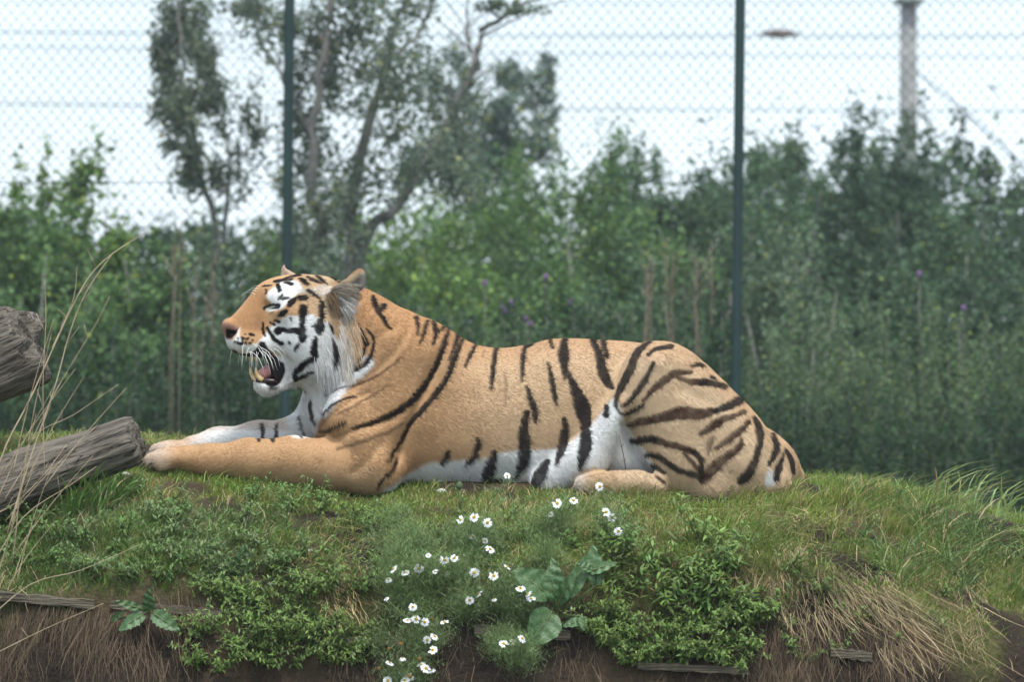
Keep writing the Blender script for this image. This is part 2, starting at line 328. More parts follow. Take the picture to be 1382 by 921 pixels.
tree('forked_tree', 'tall forked tree with several grey trunks behind the first fence post', (474, 420), 15.8,
     [[(474, 720, 42), (476, 360, 30), (470, 290, 26), (498, 160, 20), (522, 90, 16), (540, 20, 12), (560, -60, 8)], [(486, 720, 30), (490, 345, 24), (545, 270, 20), (600, 170, 18), (640, 90, 15), (655, 40, 12), (700, 12, 8), (740, -10, 4)],
      [(450, 720, 30), (436, 340, 24), (418, 250, 20), (430, 120, 16), (446, 20, 12), (450, -80, 9)], [(522, 90, 10), (560, 50, 8), (580, 10, 6), (600, -50, 4)], [(640, 90, 8), (628, 40, 6), (640, -30, 4)], [(430, 220, 10), (395, 130, 8), (350, 50, 6), (330, -30, 4)]],
     [(425, 60, 52, 80, 1.0), (470, 20, 60, 60, 0.8), (500, 120, 60, 60, 0.8), (425, 190, 50, 90, 0.9), (500, 220, 60, 80, 0.7), (570, 80, 40, 60, 0.35), (560, 190, 60, 70, 0.6), (600, 240, 50, 60, 0.5), (450, 300, 60, 60, 0.5), (400, 280, 40, 70, 0.45), (690, 6, 50, 16, 0.2), (540, 20, 50, 50, 0.3), (365, 30, 45, 40, 0.3), (620, 150, 40, 60, 0.35), (345, 10, 50, 30, 0.3), (480, -60, 110, 60, 0.8)],
     TREEG, 12500, 0.043, 1, 40)
tree('poplar_tree', 'slender poplar with a narrow hanging crown against the pale sky', (290, 420), 16.6,
     [[(300, 720, 16), (296, 380, 12), (270, 230, 9), (250, 110, 7), (240, 10, 6), (235, -70, 4)], [(296, 380, 10), (310, 260, 8), (300, 150, 6), (290, 60, 4)]],
     [(228, 30, 36, 60, 1), (258, 60, 38, 60, 0.9), (222, 110, 34, 50, 0.8), (262, 130, 36, 50, 0.7), (246, 190, 36, 50, 0.7), (285, 90, 20, 60, 0.4), (268, 240, 44, 40, 0.5), (310, 220, 40, 60, 0.35), (340, 180, 40, 60, 0.35), (240, -50, 60, 40, .6)],
     TREEG, 7500, 0.044, 2, 18)
tree('willow_tree', 'hazy grey-green willow standing far behind the forked tree', (660, 420), 27.0,
     [[(640, 600, 24), (645, 330, 16), (665, 210, 10), (690, 120, 6)], [(645, 330, 10), (710, 200, 7), (730, 110, 4)]],
     [(650, 170, 60, 60, 1), (690, 110, 40, 45, 0.5), (728, 105, 18, 40, 0.3), (620, 220, 70, 60, 1), (700, 190, 50, 50, 0.6), (600, 120, 50, 60, 0.6), (740, 160, 16, 18, 0.1)],
     (0.155, 0.180, 0.145), 4000, 0.075, 3, 14)
# ---- upright weeds: pale mugwort spires and the dark nettle bed in front of them
def herb_mesh(r, H, n, col, sz, spread):
    z = r.random(n) ** 0.8 * H; a = r.uniform(0, 6.28, n); w = spread * (1.05 - z / H) + 0.012
    P = np.stack([np.cos(a) * w * r.random(n), np.sin(a) * w * r.random(n), z], 1)
    o = leaves('foliage', P, r.uniform(.6, 1.3, n) * sz * (1.15 - 0.6 * z / H), leaf_cols(n, r.random(n), col, r), m_leaf, None, 0.4, -0.7, r)
    mb = MB(); mb.tube([(0, 0, -0.05), (0.01, 0, H * .5), (0, 0.01, H * .98)], [0.006, 0.005, 0.002], 4); st = mb.build('stem', m_bark, None); return o, st
protos = {}
def herb(kind, px, top, Y, label, group, cat='weed'):
    name = kind; cat = kind
    r = np.random.default_rng(hash_ := int(px * 7 + top * 3 + Y * 11) % 99991)
    c = at(px, top, Y); H = c.z - GZ0
    if kind not in protos:
        K_ = {'mugwort': (1.6, 640, (0.135, 0.180, 0.080), 0.048, 0.17), 'nettle': (1.2, 420, (0.05, 0.088, 0.038), 0.06, 0.20), 'grey': (1.4, 460, (0.13, 0.15, 0.10), 0.04, 0.15)}[kind]
        protos[kind] = [herb_mesh(np.random.default_rng(j + len(kind)), *K_) for j in range(3)]; 
        for pr in protos[kind]:
            for o in pr: o['_proto'] = K_[0]
    fo, st = protos[kind][int(r.integers(3))]; k = H / fo['_proto']
    root = empty(name, (c.x, Y, GZ0)); root.rotation_euler = (0, 0, float(r.uniform(0, 6.28))); root.scale = (max(k, .8), max(k, .8), k); tag(root, label, cat, group)
    for o in (fo, st):
        cpy = o.copy(); COL.objects.link(cpy); cpy.parent = root
        if '_proto' in cpy: del cpy['_proto']
    return root
r_ = random.Random(3)
for i in range(46):
    px = 1000 + i * 9.3 + r_.uniform(-8, 8); herb('mugwort', px, r_.uniform(385, 500), r_.uniform(12.2, 13.4), 'pale green mugwort spire in the weed bed behind the tiger\'s rump', 'mugwort spires behind the fence')
for i in range(44):
    px = 1010 + i * 9.6 + r_.uniform(-8, 8); herb('nettle', px, r_.uniform(520, 590), r_.uniform(11.7, 12.3), 'low dark nettle at the foot of the fence behind the tiger\'s rump', 'nettles along the fence foot')
for i in range(40):
    px = -20 + i * 10.5 + r_.uniform(-8, 8); herb('nettle', px, r_.uniform(430, 540), r_.uniform(11.8, 13.0), 'green nettle at the fence foot behind the logs', 'nettles behind the logs')
for i in range(36):
    px = 420 + i * 16 + r_.uniform(-8, 8); herb('mugwort' if i % 3 == 0 else 'nettle', px, r_.uniform(390, 450), r_.uniform(12.0, 13.2), 'weed stem in the bed behind the tiger\'s back', 'weeds behind the tiger\'s back')
for pr in protos.values():
    for o in sum(map(list, pr), []): bpy.data.objects.remove(o)
# ---- pale dead reeds and thistle heads
m_dry = noise_mat('dry_stem', (0.18, 0.145, 0.10), (0.30, 0.25, 0.18), 30, 0.85, 0.15)
m_purple = noise_mat('purple_petals', (0.16, 0.09, 0.19), (0.22, 0.12, 0.26), 30, 0.8, 0.1)
def reed(px0, py0, px1, py1, Y, w, label, group):
    a, b = at(px0, py0, Y), at(px1, py1, Y); s = pxs(Y); root_p = Vector((a.x, a.y, GZ0))
    mid = (a + b) / 2 + Vector((r_.uniform(-.02, .02), 0, 0)); mb = MB()
    mb.tube([root_p, a, mid, b], [w * s * .5, w * s * .5, w * s * .42, w * s * .16], 5)
    for k in range(5):
        p = a.lerp(b, 0.45 + 0.1 * k); mb.tube([p, p + Vector((r_.uniform(-.06, .06), r_.uniform(-.03, .03), .10))], [0.006, 0.002], 4)
    tag(mb.build('dead_reed', m_dry), label, 'reed', group)
for k, (x, y0, y1) in enumerate([(233, 460, 285), (242, 465, 300), (229, 470, 330), (262, 480, 350), (284, 490, 340), (272, 480, 400), (292, 480, 380)]):
    reed(x, y0, x + r_.uniform(-6, 8), y1, 11.9 + 0.05 * k, 2.1, 'pale dead reed standing behind the fence left of the tiger\'s head', 'dead reeds by the tiger\'s head')
for k, (x, y0, y1) in enumerate([(872, 470, 335), (878, 470, 350), (904, 470, 320), (908, 470, 335), (940, 470, 340), (944, 470, 350), (960, 470, 322), (868, 470, 360)]):
    reed(x, y0, x + r_.uniform(-4, 8), y1, 11.9 + 0.05 * k, 3.0, 'pale dead reed standing behind the tiger\'s hips', 'dead reeds behind the tiger\'s hips')
for k, (x, y) in enumerate([(654, 384), (678, 418), (683, 423), (690, 411), (709, 432), (737, 376), (770, 410), (634, 438), (716, 440), (1240, 372), (1300, 418), (812, 440)]):
    c = at(x, y, 13.0); mb = MB(); mb.tube([(c.x, c.y, GZ0), (c.x + .02, c.y, (c.z + GZ0) / 2), c], [.005, .004, .003], 4, 1)
    mb.tube([c + Vector((0, 0, -.02)), c, c + Vector((0, 0, .02)), c + Vector((0, 0, .03))], [.008, .016, .018, .006], 7)
    tag(mb.build('thistle', (m_purple, m_bark)), 'purple thistle head among the green behind the tiger', 'thistle', 'purple thistles behind the fence')
# ---- railway mast and overhead wires
YM = 46.0; sM = pxs(YM)
m_conc = noise_mat('weathered_concrete', (0.19, 0.19, 0.19), (0.31, 0.31, 0.31), 6, 0.85, 0.15, 0.3, c3=(0.25, 0.25, 0.25))
m_wire = noise_mat('wire', (0.10, 0.14, 0.16), (0.16, 0.20, 0.22), 4, 0.6, 0.3)
m_ins = noise_mat('insulator', (0.05, 0.03, 0.025), (0.10, 0.06, 0.05), 9, 0.35, 0.5)
m_steel = noise_mat('dull_steel', (0.11, 0.12, 0.12), (0.2, 0.2, 0.2), 8, 0.6, 0.4)
b = at(1226, 460, YM); tp = at(1226, -60, YM)
mast = empty('catenary_mast', (b.x, YM, GZ0)); tag(mast, 'grey concrete railway mast rising out of the dark bushes', 'mast')
mb = MB(); mb.tube([(0, 0, -0.2), (0, 0, 4.0), (0, 0, tp.z - GZ0)], [13.5 * sM, 12.5 * sM, 11 * sM], 14); mb.build('pole', m_conc, mast)
mb = MB(); ztop = at(1226, 2, YM).z - GZ0
mb.box((0, -.02, ztop), (36 * sM, .5, 6 * sM)); mb.build('clamp', m_steel, mast)
mb = MB(); mb.tube([(0, 0, ztop + .35), (1.2, 0, ztop + .42), (2.4, 0, ztop + .46)], .05, 6); mb.build('arm', m_steel, mast)
mb = MB(); mb.tube([(0.1, 0, at(1226, 95, YM).z - GZ0), (1.0, 0, at(1226, 165, YM).z - GZ0), (2.0, 0, at(1226, 260, YM).z - GZ0)], .018, 5); mb.build('guy_wire', m_wire, mast)
for i, (y0, y1, th) in enumerate([(42, 48, 2.0), (60, 78, 1.4), (138, 150, 2.0), (4, 0, 1.1)]):
    a, c = at(-300, y0 - 2, YM - 1), at(1700, y1, YM - 1); mb = MB()
    mb.tube([a.lerp(c, t) + Vector((0, 0, -0.04 * math.sin(t * math.pi))) for t in np.linspace(0, 1, 9)], th * sM / 2, 5)
    tag(mb.build('overhead_wire', m_wire), ['upper railway wire carrying the insulator near the second post', 'thin railway wire just below the upper insulator', 'lower railway wire carrying the insulator by the willow', 'thin topmost railway wire near the mast head'][i], 'wire')
def insulator(px, py, L, label):
    c = at(px, py, YM - 1); mb = MB(); n = 15; pts_, rad = [], []
    for i in range(n):
        t = i / (n - 1) - .5; pts_.append(c + Vector((t * L * sM, 0, 0))); rad.append((1.2 + (6.0 if i % 2 else 4.0) * max(0, 1 - (2.1 * t) ** 2) ** 1.5) * sM)
    mb.tube(pts_, rad, 10); tag(mb.build('insulator', m_ins), label, 'insulator')
insulator(1052, 45, 54, 'brown ribbed insulator on the wire right of the second post')
insulator(715, 140, 36, 'brown ribbed insulator on the lower wire beside the willow')
# ================================================================ CHAIN-LINK FENCE
YF = 11.2; sF = pxs(YF)
m_fpost = noise_mat('green_post_paint', (0.005, 0.022, 0.022), (0.009, 0.032, 0.031), 5, 0.5, 0.4, 0.1)
m_mesh = noise_mat('green_mesh_coating', (0.010, 0.034, 0.034), (0.016, 0.050, 0.048), 8, 0.5, 0.4)
fence = empty('chain_link_fence', (0, YF, GZ0)); tag(fence, 'tall dark green chain-link fence on slim posts behind the tiger', 'fence')
zt = 3.4 - GZ0
lean = 6 / 560.0
for px in (-832, -222, 388, 996, 1604, 2212):
    x = at(px, 280, YF).x; mb = MB(); r = 13.2 * sF / 2
    zc0 = at(px, 280, YF).z - GZ0
    # hollow square section with rounded corners
    pr = [(r, .6 * r), (.6 * r, r), (-.6 * r, r), (-r, .6 * r), (-r, -.6 * r), (-.6 * r, -r), (.6 * r, -r), (r, -.6 * r)]
    V = [(x + a + lean * (z - zc0), c, z) for z in (-.4, zt) for a, c in pr]; n = 8
    mb.add(V, [(i, (i + 1) % n, n + (i + 1) % n, n + i) for i in range(n)] + [tuple(range(n, 2 * n))])
    po = mb.build('post', m_fpost, fence, smooth=False)
    for zz in (0.5, 1.3, 2.1, 2.9, 3.7):
        mb = MB(); mb.tube([(x + lean * (zz - zc0) - r * 1.25, -r * .4, zz), (x + lean * (zz - zc0) + r * 1.25, -r * .4, zz)], .006, 6); mb.build('tie', m_fpost, po)
# diamond mesh: each wire zigzags between its neighbours
pw, ph = 15.8 * sF, 17.9 * sF
X0 = at(-850, 0, YF).x; NX = int((at(2230, 0, YF).x - X0) / pw) + 1; NZ = int((zt - 0.05) / ph)
V = []; FQ = []; base = 0; wr = 0.0022
kz = np.arange(2 * NZ + 1)
for i in range(NX):
    ph_x = np.where(kz % 2 == 0, 0, pw / 2 * (1 if i % 1 == 0 else -1)) + X0 + i * pw
    z = kz * ph / 2 + 0.04
    for side in (0, 1):
        cx = X0 + i * pw + np.where(kz % 2 == 0, 0, pw / 2 * (1 if side == 0 else -1)) + lean * (z - 2.2) + 0.004 * np.sin(kz * 1.3 + i)
        yy = np.where(kz % 2 == 0, 0.002, -0.002) * (1 if side == 0 else -1)
        ring = np.stack([np.stack([cx - wr, yy + wr, z], 1), np.stack([cx + wr, yy + wr, z], 1), np.stack([cx, yy - wr * 1.2, z], 1)], 1)
        m = len(kz); V.append(ring.reshape(-1, 3)); a = base + np.arange(m - 1)[:, None] * 3
        for e in range(3): FQ.append(np.concatenate([a + e, a + (e + 1) % 3, a + 3 + (e + 1) % 3, a + 3 + e], 1))
        base += 3 * m
me = mesh_np('mesh_panel', np.concatenate(V), np.concatenate(FQ))
o = obj('mesh_panel', me, m_mesh, fence); o['kind'] = 'stuff'
for zz in (0.15, at(0, 245, YF).z - GZ0, zt - 0.1):
    mb = MB(); mb.tube([(X0, -.008, zz), (0, -.008, zz - .01), (X0 + NX * pw, -.008, zz)], .0022, 5); mb.build('straining_wire', m_mesh, fence)
# ================================================================ TIGER
# Everything below is worked out in "photo pixels at the tiger's mid plane": x right, y down, d away from the camera.
# One continuous body from an implicit field, skinned with surface nets.
HC, HS, HPX, HD = math.cos(math.radians(20)), math.sin(math.radians(20)), 430.0, -6.0      # head turned a little to the viewer
def t2w(p):
    p = np.asarray(p, np.float64).reshape(-1, 3)
    return np.stack([(p[:, 0] - 691) * S, p[:, 2] * S, (655 - p[:, 1]) * S], 1)
def hl(x, y, w):                                   # head-local -> tiger px
    return (HPX + HC * (x - HPX) - HS * w, y, HD + HS * (x - HPX) + HC * w)
def to_hl(x, y, d):
    return HPX + HC * (x - HPX) + HS * (d - HD), y, -HS * (x - HPX) + HC * (d - HD)
def img(x, y, d):                                  # tiger px -> photo px through the lens
    f = 5600.0 / (5600.0 + d); return 691 + (x - 691) * f, 460.5 + (y - 460.5) * f
gx = np.concatenate([np.arange(186, 510, 1.5), np.arange(510, 1104, 2.2)])
gy = np.arange(340, 684, 1.6); gd = np.arange(-152, 134, 2.0)
FB = np.full((len(gx), len(gy), len(gd)), 60.0, np.float32); FH = FB.copy()
def sub(lo, hi):
    r = []
    for g, a, b in zip((gx, gy, gd), lo, hi):
        i0, i1 = np.searchsorted(g, a), np.searchsorted(g, b); r.append(slice(i0, max(i1, i0 + 1)))
    return tuple(r)
def grids(sl):
    return np.meshgrid(gx[sl[0]], gy[sl[1]], gd[sl[2]], indexing='ij', sparse=True)
def smin(a, b, k):
    h = np.maximum(k - np.abs(a - b), 0) / k; return np.minimum(a, b) - h * h * k * 0.25
def put(F, sl, f, k): F[sl] = smin(F[sl], f.astype(np.float32), k)
def cut(F, sl, f, k): F[sl] = -smin(-F[sl], f.astype(np.float32), k)
def ell(F, c, r, k=14, rot=0.0, neg=False, head=False, m=30):
    R = max(r) + m; c_ = hl(*c) if head else c
    sl = sub([v - R for v in c_], [v + R for v in c_]); X, Y, D = grids(sl)
    if head:
        X, Y, D = to_hl(X, Y, D)
    a = math.radians(rot); u = (X - c[0]) * math.cos(a) + (Y - c[1]) * math.sin(a); v = -(X - c[0]) * math.sin(a) + (Y - c[1]) * math.cos(a); w = D - c[2]
    k0 = np.sqrt((u / r[0]) ** 2 + (v / r[1]) ** 2 + (w / r[2]) ** 2)
    f = (k0 - 1) * min(r) * 0.55 + (k0 - 1) * (sum(r) / 3) * 0.45
    cut(F, sl, f, k) if neg else put(F, sl, f, k)
def cap(F, a, b, ra, rb, k=14, squash=1.0, head=False):
    """tapered capsule; squash > 1 widens it sideways"""
    A = hl(*a) if head else a; B = hl(*b) if head else b
    R = (max(ra, rb)) * max(1, squash) + 30
    sl = sub([min(p, q) - R for p, q in zip(A, B)], [max(p, q) + R for p, q in zip(A, B)]); X, Y, D = grids(sl)
    ba = [B[i] - A[i] for i in range(3)]; L2 = sum(v * v for v in ba)
    t = np.clip(((X - A[0]) * ba[0] + (Y - A[1]) * ba[1] + (D - A[2]) * ba[2]) / L2, 0, 1)
    f = np.sqrt((X - A[0] - t * ba[0]) ** 2 + (Y - A[1] - t * ba[1]) ** 2 + ((D - A[2] - t * ba[2]) / squash) ** 2) - (ra + (rb - ra) * t)
    put(F, sl, f, k)
def chain(F, pts, k=10, squash=1.0, head=False):
    for p, q in zip(pts[:-1], pts[1:]): cap(F, p[:3], q[:3], p[3], q[3], k, squash, head)
def poly_sdf(P, X, Y):
    P = np.asarray(P, float); d = np.full(np.broadcast(X, Y).shape, 1e9); s = np.ones(d.shape)
    n = len(P)
    for i in range(n):
        a, b = P[i], P[i - 1]; e = b - a; wx, wy = X - a[0], Y - a[1]
        t = np.clip((wx * e[0] + wy * e[1]) / (e @ e + 1e-9), 0, 1)
        d = np.minimum(d, (wx - e[0] * t) ** 2 + (wy - e[1] * t) ** 2)
        c1, c2, c3 = Y >= a[1], Y < b[1], e[0] * wy > e[1] * wx
        s = np.where((c1 & c2 & c3) | (~c1 & ~c2 & ~c3), -s, s)
    return s * np.sqrt(d)
def spline(P, n=6, closed=True):
    P = np.asarray(P, float); out = []; N = len(P)
    for i in range(N if closed else N - 1):
        p0, p1, p2, p3 = (P[(i - 1) % N], P[i], P[(i + 1) % N], P[(i + 2) % N]) if closed else (P[max(i - 1, 0)], P[i], P[i + 1], P[min(i + 2, N - 1)])
        for t in np.linspace(0, 1, n, endpoint=False):
            out.append(0.5 * ((2 * p1) + (-p0 + p2) * t + (2 * p0 - 5 * p1 + 4 * p2 - p3) * t * t + (-p0 + 3 * p1 - 3 * p2 + p3) * t ** 3))
    if not closed: out.append(P[-1])
    return np.array(out)
def puff(F, P, d0, T, R, k=10, head=False, neg=False, tx=None, slope=(0, 0)):
    """an outline with real thickness T each way about depth d0, rounded over R at its rim"""
    P = spline(P, 5); lo, hi = P.min(0) - 30, P.max(0) + 30
    if head:
        cs = [hl(x, y, w) for x in (lo[0], hi[0]) for y in (lo[1], hi[1]) for w in (d0 - T - 25, d0 + T + 25)]
        sl = sub(np.min(cs, 0), np.max(cs, 0)); X, Y, D = grids(sl); X, Y, D = to_hl(X, Y, D)
        uu = np.arange(lo[0] - 60, hi[0] + 60, 1.5); tab = poly_sdf(P, uu[:, None], gy[sl[1]][None, :])
        ui = np.clip((X - uu[0]) / 1.5, 0, len(uu) - 1.001); i0 = ui.astype(int); fr = ui - i0
        jj = np.arange(tab.shape[1])[None, :, None]
        s2 = tab[i0, jj] * (1 - fr) + tab[i0 + 1, jj] * fr
    else:
        sl = sub((lo[0], lo[1], d0 - T - 30), (hi[0], hi[1], d0 + T + 30)); X, Y, D = grids(sl)
        s2 = poly_sdf(P, X[:, :, 0], Y[:, :, 0])[:, :, None]
    TT = T if tx is None else np.interp(X, [q[0] for q in tx], [q[1] for q in tx])
    dc = d0 + slope[0] * (X - P[:, 0].mean()) + slope[1] * (Y - P[:, 1].mean())
    u = np.maximum(1 + s2 / R, 0); v = np.abs(D - dc) / TT
    f = (np.sqrt(u * u + v * v) - 1) * np.minimum(R, TT)
    cut(F, sl, f, k) if neg else put(F, sl, f, k)
# ---- trunk: a loft of cross sections (x, top, bottom, half width)
ST = np.array([(424, 425, 545, 26), (445, 402, 590, 46), (470, 396, 630, 62), (495, 398, 655, 74), (520, 406, 664, 84), (560, 424, 664, 92), (600, 441, 664, 95), (626, 459, 664, 96), (650, 468.5, 664, 97),
               (680, 471, 664, 99), (710, 467, 664, 101), (745, 459, 664, 102), (785, 457.5, 664, 101), (820, 461, 664, 98), (860, 464, 664, 93), (900, 468, 664, 86),
               (940, 488, 664, 78), (980, 524, 664, 68), (1020, 566, 662, 54), (1050, 594, 660, 40), (1072, 618, 658, 27), (1084, 640, 656, 12)], float)
fine = spline(ST, 8, False)
top, bot, hw = (np.interp(gx, fine[:, 0], fine[:, i]) for i in (1, 2, 3))
X, Y, D = np.meshgrid(gx, gy, gd, indexing='ij', sparse=True)
zc, hh, ww = ((top + bot) / 2)[:, None, None], ((bot - top) / 2)[:, None, None], hw[:, None, None]
# fuller low down, narrower along the spine
yn = (Y - zc) / hh
wloc = ww * (0.93 + 0.10 * np.clip(yn, -1, 1))
k0 = (np.abs(D / wloc) ** 2.25 + np.abs(yn) ** 2.25) ** (1 / 2.25)
ends = np.maximum(424 - X, X - 1084)
FB[:] = np.maximum((k0 - 1) * np.minimum(hh, ww) * 0.9, ends * 1.0).astype(np.float32)
# neck, chest
cap(FB, (470, 455, -2), (425, 445, -4), 60, 52, 26)
cap(FB, (500, 520, 0), (458, 506, 0), 62, 36, 24)
ell(FB, (454, 558, 0), (36, 50, 46), 20)
# withers and shoulder blades
puff(FB, [(500, 412), (540, 420), (585, 445), (606, 480), (590, 540), (560, 600), (530, 650), (480, 655), (452, 610), (448, 560), (462, 500), (480, 440)], -62, 40, 60, 24, slope=(0.0, -0.07))
puff(FB, [(500, 412), (540, 420), (585, 445), (600, 480), (585, 540), (560, 600), (530, 640), (480, 640), (452, 600), (448, 560), (462, 500), (480, 440)], 62, 38, 60, 24, slope=(0.0, 0.07))
cap(FB, (470, 560, -88), (508, 630, -88), 28, 31, 22)
# near foreleg
chain(FB, [(505, 632, -86, 31), (455, 625, -84, 33.5), (400, 620, -82, 31.5), (340, 619, -79, 27.5), (290, 619, -76, 20), (258, 617, -75, 17)], 10)
ell(FB, (234, 617, -74), (27, 15.5, 26), 8, rot=-6)
for dd, xx in ((-94, 226), (-81, 216), (-67, 214), (-54, 222)): ell(FB, (xx, 620.5, dd), (14, 12.5, 8.0), 3)
# far foreleg
chain(FB, [(440, 540, 58, 36), (420, 575, 64, 27), (395, 590, 66, 24), (345, 596, 68, 24), (290, 601, 66, 20), (255, 606, 62, 16)], 14)
ell(FB, (228, 609, 58), (26, 13, 24), 8)
for dd, xx in ((42, 217), (55, 209), (68, 208), (80, 216)): ell(FB, (xx, 611, dd), (13, 11, 7.5), 3)
# belly on the grass, fold of skin running from the knee to the belly
cap(FB, (836, 546, -96), (786, 622, -92), 15, 24, 18)
cap(FB, (786, 622, -92), (735, 650, -84), 24, 18, 18)
ell(FB, (852, 606, -116), (20, 38, 36), 12, neg=True)
# near thigh and hind foot
TH = [(858, 466), (880, 459.5), (905, 463), (935, 480), (968, 508), (992, 533), (1020, 565), (1040, 600), (1044, 640), (1020, 668), (960, 672), (915, 668), (890, 652), (872, 625), (856, 590), (840, 562), (827, 545), (829, 520), (840, 488)]
puff(FB, TH, -80, 44, 62, 7, slope=(0.0, -0.10))
TH2 = [(x - 8, y + 6) for x, y in TH]
puff(FB, TH2, 78, 40, 60, 14, slope=(0.0, 0.08))
cap(FB, (880, 650, -106), (826, 650, -108), 19, 17, 8)
ell(FB, (800, 648, -108), (25, 15.5, 23), 7)
for dd, xx in ((-127, 790), (-114, 784), (-101, 783), (-90, 788)): ell(FB, (xx, 650, dd), (12, 12, 7.5), 3)
cap(FB, (960, 655, -100), (1040, 655, -78), 26, 22, 16)
ell(FB, (1024, 626, -30), (48, 42, 44), 26)
# tail laid along the far side
chain(FB, [(1068, 640, 10, 15), (1060, 640, 50, 13), (1010, 630, 92, 12), (930, 622, 108, 11), (850, 620, 114, 10)], 8)
# skin folds of the shoulder and flank
def groove(pts, d_, depth, wid):
    pts = spline(pts, 5, False)
    sl = sub((pts[:, 0].min() - 20, pts[:, 1].min() - 20, -152), (pts[:, 0].max() + 20, pts[:, 1].max() + 20, d_)); X, Y, D = grids(sl)
    X2, Y2 = X[:, :, 0], Y[:, :, 0]; m = np.full(np.broadcast(X2, Y2).shape, 1e9); n = len(pts)
    tt = np.zeros_like(m)
    for i in range(n - 1):
        a, e = pts[i], pts[i + 1] - pts[i]; t = np.clip(((X2 - a[0]) * e[0] + (Y2 - a[1]) * e[1]) / (e @ e), 0, 1)
        q = np.hypot(X2 - a[0] - t * e[0], Y2 - a[1] - t * e[1]); tt = np.where(q < m, (i + t) / (n - 1), tt); m = np.minimum(m, q)
    g = depth * np.exp(-(m / wid) ** 2) * np.clip(np.minimum(tt, 1 - tt) * 5, 0, 1)
    FB[sl] += g[:, :, None].astype(np.float32)
groove([(600, 470), (585, 510), (560, 560), (545, 600), (528, 650)], -20, 7, 9)
groove([(428, 585), (450, 560), (480, 540), (520, 520)], -20, 3.0, 6)
groove([(440, 600), (480, 580), (530, 565), (560, 540)], -20, 3.0, 6)
groove([(455, 540), (500, 510), (540, 470), (556, 440)], -20, 3.0, 7)
groove([(500, 470), (520, 450), (545, 440)], -20, 2.0, 6)
groove([(470, 640), (500, 620), (520, 590)], -20, 2.5, 7)
groove([(900, 520), (950, 540), (985, 560)], -40, 3.0, 9)
groove([(880, 500), (900, 480), (930, 500)], -40, -4.0, 12)
groove([(655, 480), (660, 560), (650, 620)], -40, 2.0, 16)
groove([(720, 480), (730, 560), (720, 620)], -40, 2.0, 18)
groove([(830, 560), (852, 600), (874, 634), (892, 652)], -60, 5.0, 5)
# ---- head (head-local px)
UP = [(299.5, 437), (298, 447), (301, 459), (305, 468.5), (316, 477), (332, 481), (352, 483.5), (384, 488), (400, 505), (425, 520), (455, 515), (480, 480), (488, 430), (474, 396), (455, 379), (438, 373), (398, 370.5), (366, 376), (346, 385.5), (333, 401), (319, 418), (308, 428.5)]
puff(FH, UP, 0, 54, 30, 6, head=True, tx=[(297, 10), (305, 13.5), (318, 17), (336, 21.5), (350, 28), (368, 39), (395, 50), (425, 56), (480, 50)])
JAW = [(338.5, 513.5), (339, 517), (344, 524), (353, 530), (365, 530), (380, 522), (398, 514), (424, 517), (442, 500), (424, 476), (396, 482), (388, 502), (377, 514), (356, 514)]
puff(FH, JAW, 0, 40, 14, 6, head=True, tx=[(333, 13), (350, 18), (375, 24), (400, 38), (440, 44)])
for sgn in (-1, 1):
    ell(FH, (329, 462, 12.5 * sgn), (23, 15.5, 14), 7, rot=10, head=True)            # whisker pad
    ell(FH, (347, 466, 18.5 * sgn), (20, 15, 12), 8, rot=10, head=True)
    ell(FH, (366, 398, 27 * sgn), (20, 12, 11), 9, rot=-25, head=True)           # brow
    ell(FH, (392, 425, 40 * sgn), (30, 18, 14), 14, rot=15, head=True)           # cheekbone
    ell(FH, (424, 462, 46 * sgn), (46, 48, 26), 16, head=True)                   # cheek
    ell(FH, (446, 484, 50 * sgn), (30, 44, 24), 14, rot=12, head=True)           # ruff
    ell(FH, (363, 415, 33.5 * sgn), (12, 4.5, 7), 4, rot=-18, head=True, neg=True)  # eye socket
    ell(FH, (363, 411.5, 30 * sgn), (11, 3.6, 5.5), 2, rot=-18, head=True)       # upper lid
    ell(FH, (364, 418.5, 30 * sgn), (12, 3.0, 6), 2, rot=-14, head=True)         # lower lid
    ell(FH, (306, 448, 9 * sgn), (7, 3.6, 5), 2, rot=25, head=True, neg=True)  # nostril
    ell(FH, (375, 499, 20 * sgn), (14, 19, 4), 6, head=True)                     # lip membrane
ell(FH, (304, 440, 0), (7.5, 8, 13.5), 5, head=True)                                 # nose leather
ell(FH, (386, 498, 0), (29, 19, 20), 8, head=True)
# throat
cap(FH, (408, 494, 0), (444, 504, 0), 26, 32, 14, head=True)
# ears
EAR = [(441, 398), (458, 386), (476, 372), (487, 364.5), (493, 371), (492, 386), (485, 396), (479, 410), (470, 421), (461, 429), (451, 424), (444, 412)]
puff(FH, EAR, -54, 12, 9, 7)
puff(FH, [(451, 402), (466, 389), (483, 372), (488, 376), (486, 388), (478, 398), (470, 412), (461, 421), (454, 414)], -71, 11, 9, 3, neg=True)
puff(FH, [(378, 386), (376.5, 371), (378, 361), (381, 356.5), (385, 362), (392, 366), (399, 371), (408, 384)], 36, 8, 8, 6)
puff(FH, [(379, 384), (379, 370), (381, 363), (386, 372), (388, 384)], 22, 9, 5, 3, neg=True)
HEADMASK = FH < FB
F = smin(FB, FH, 12.0)
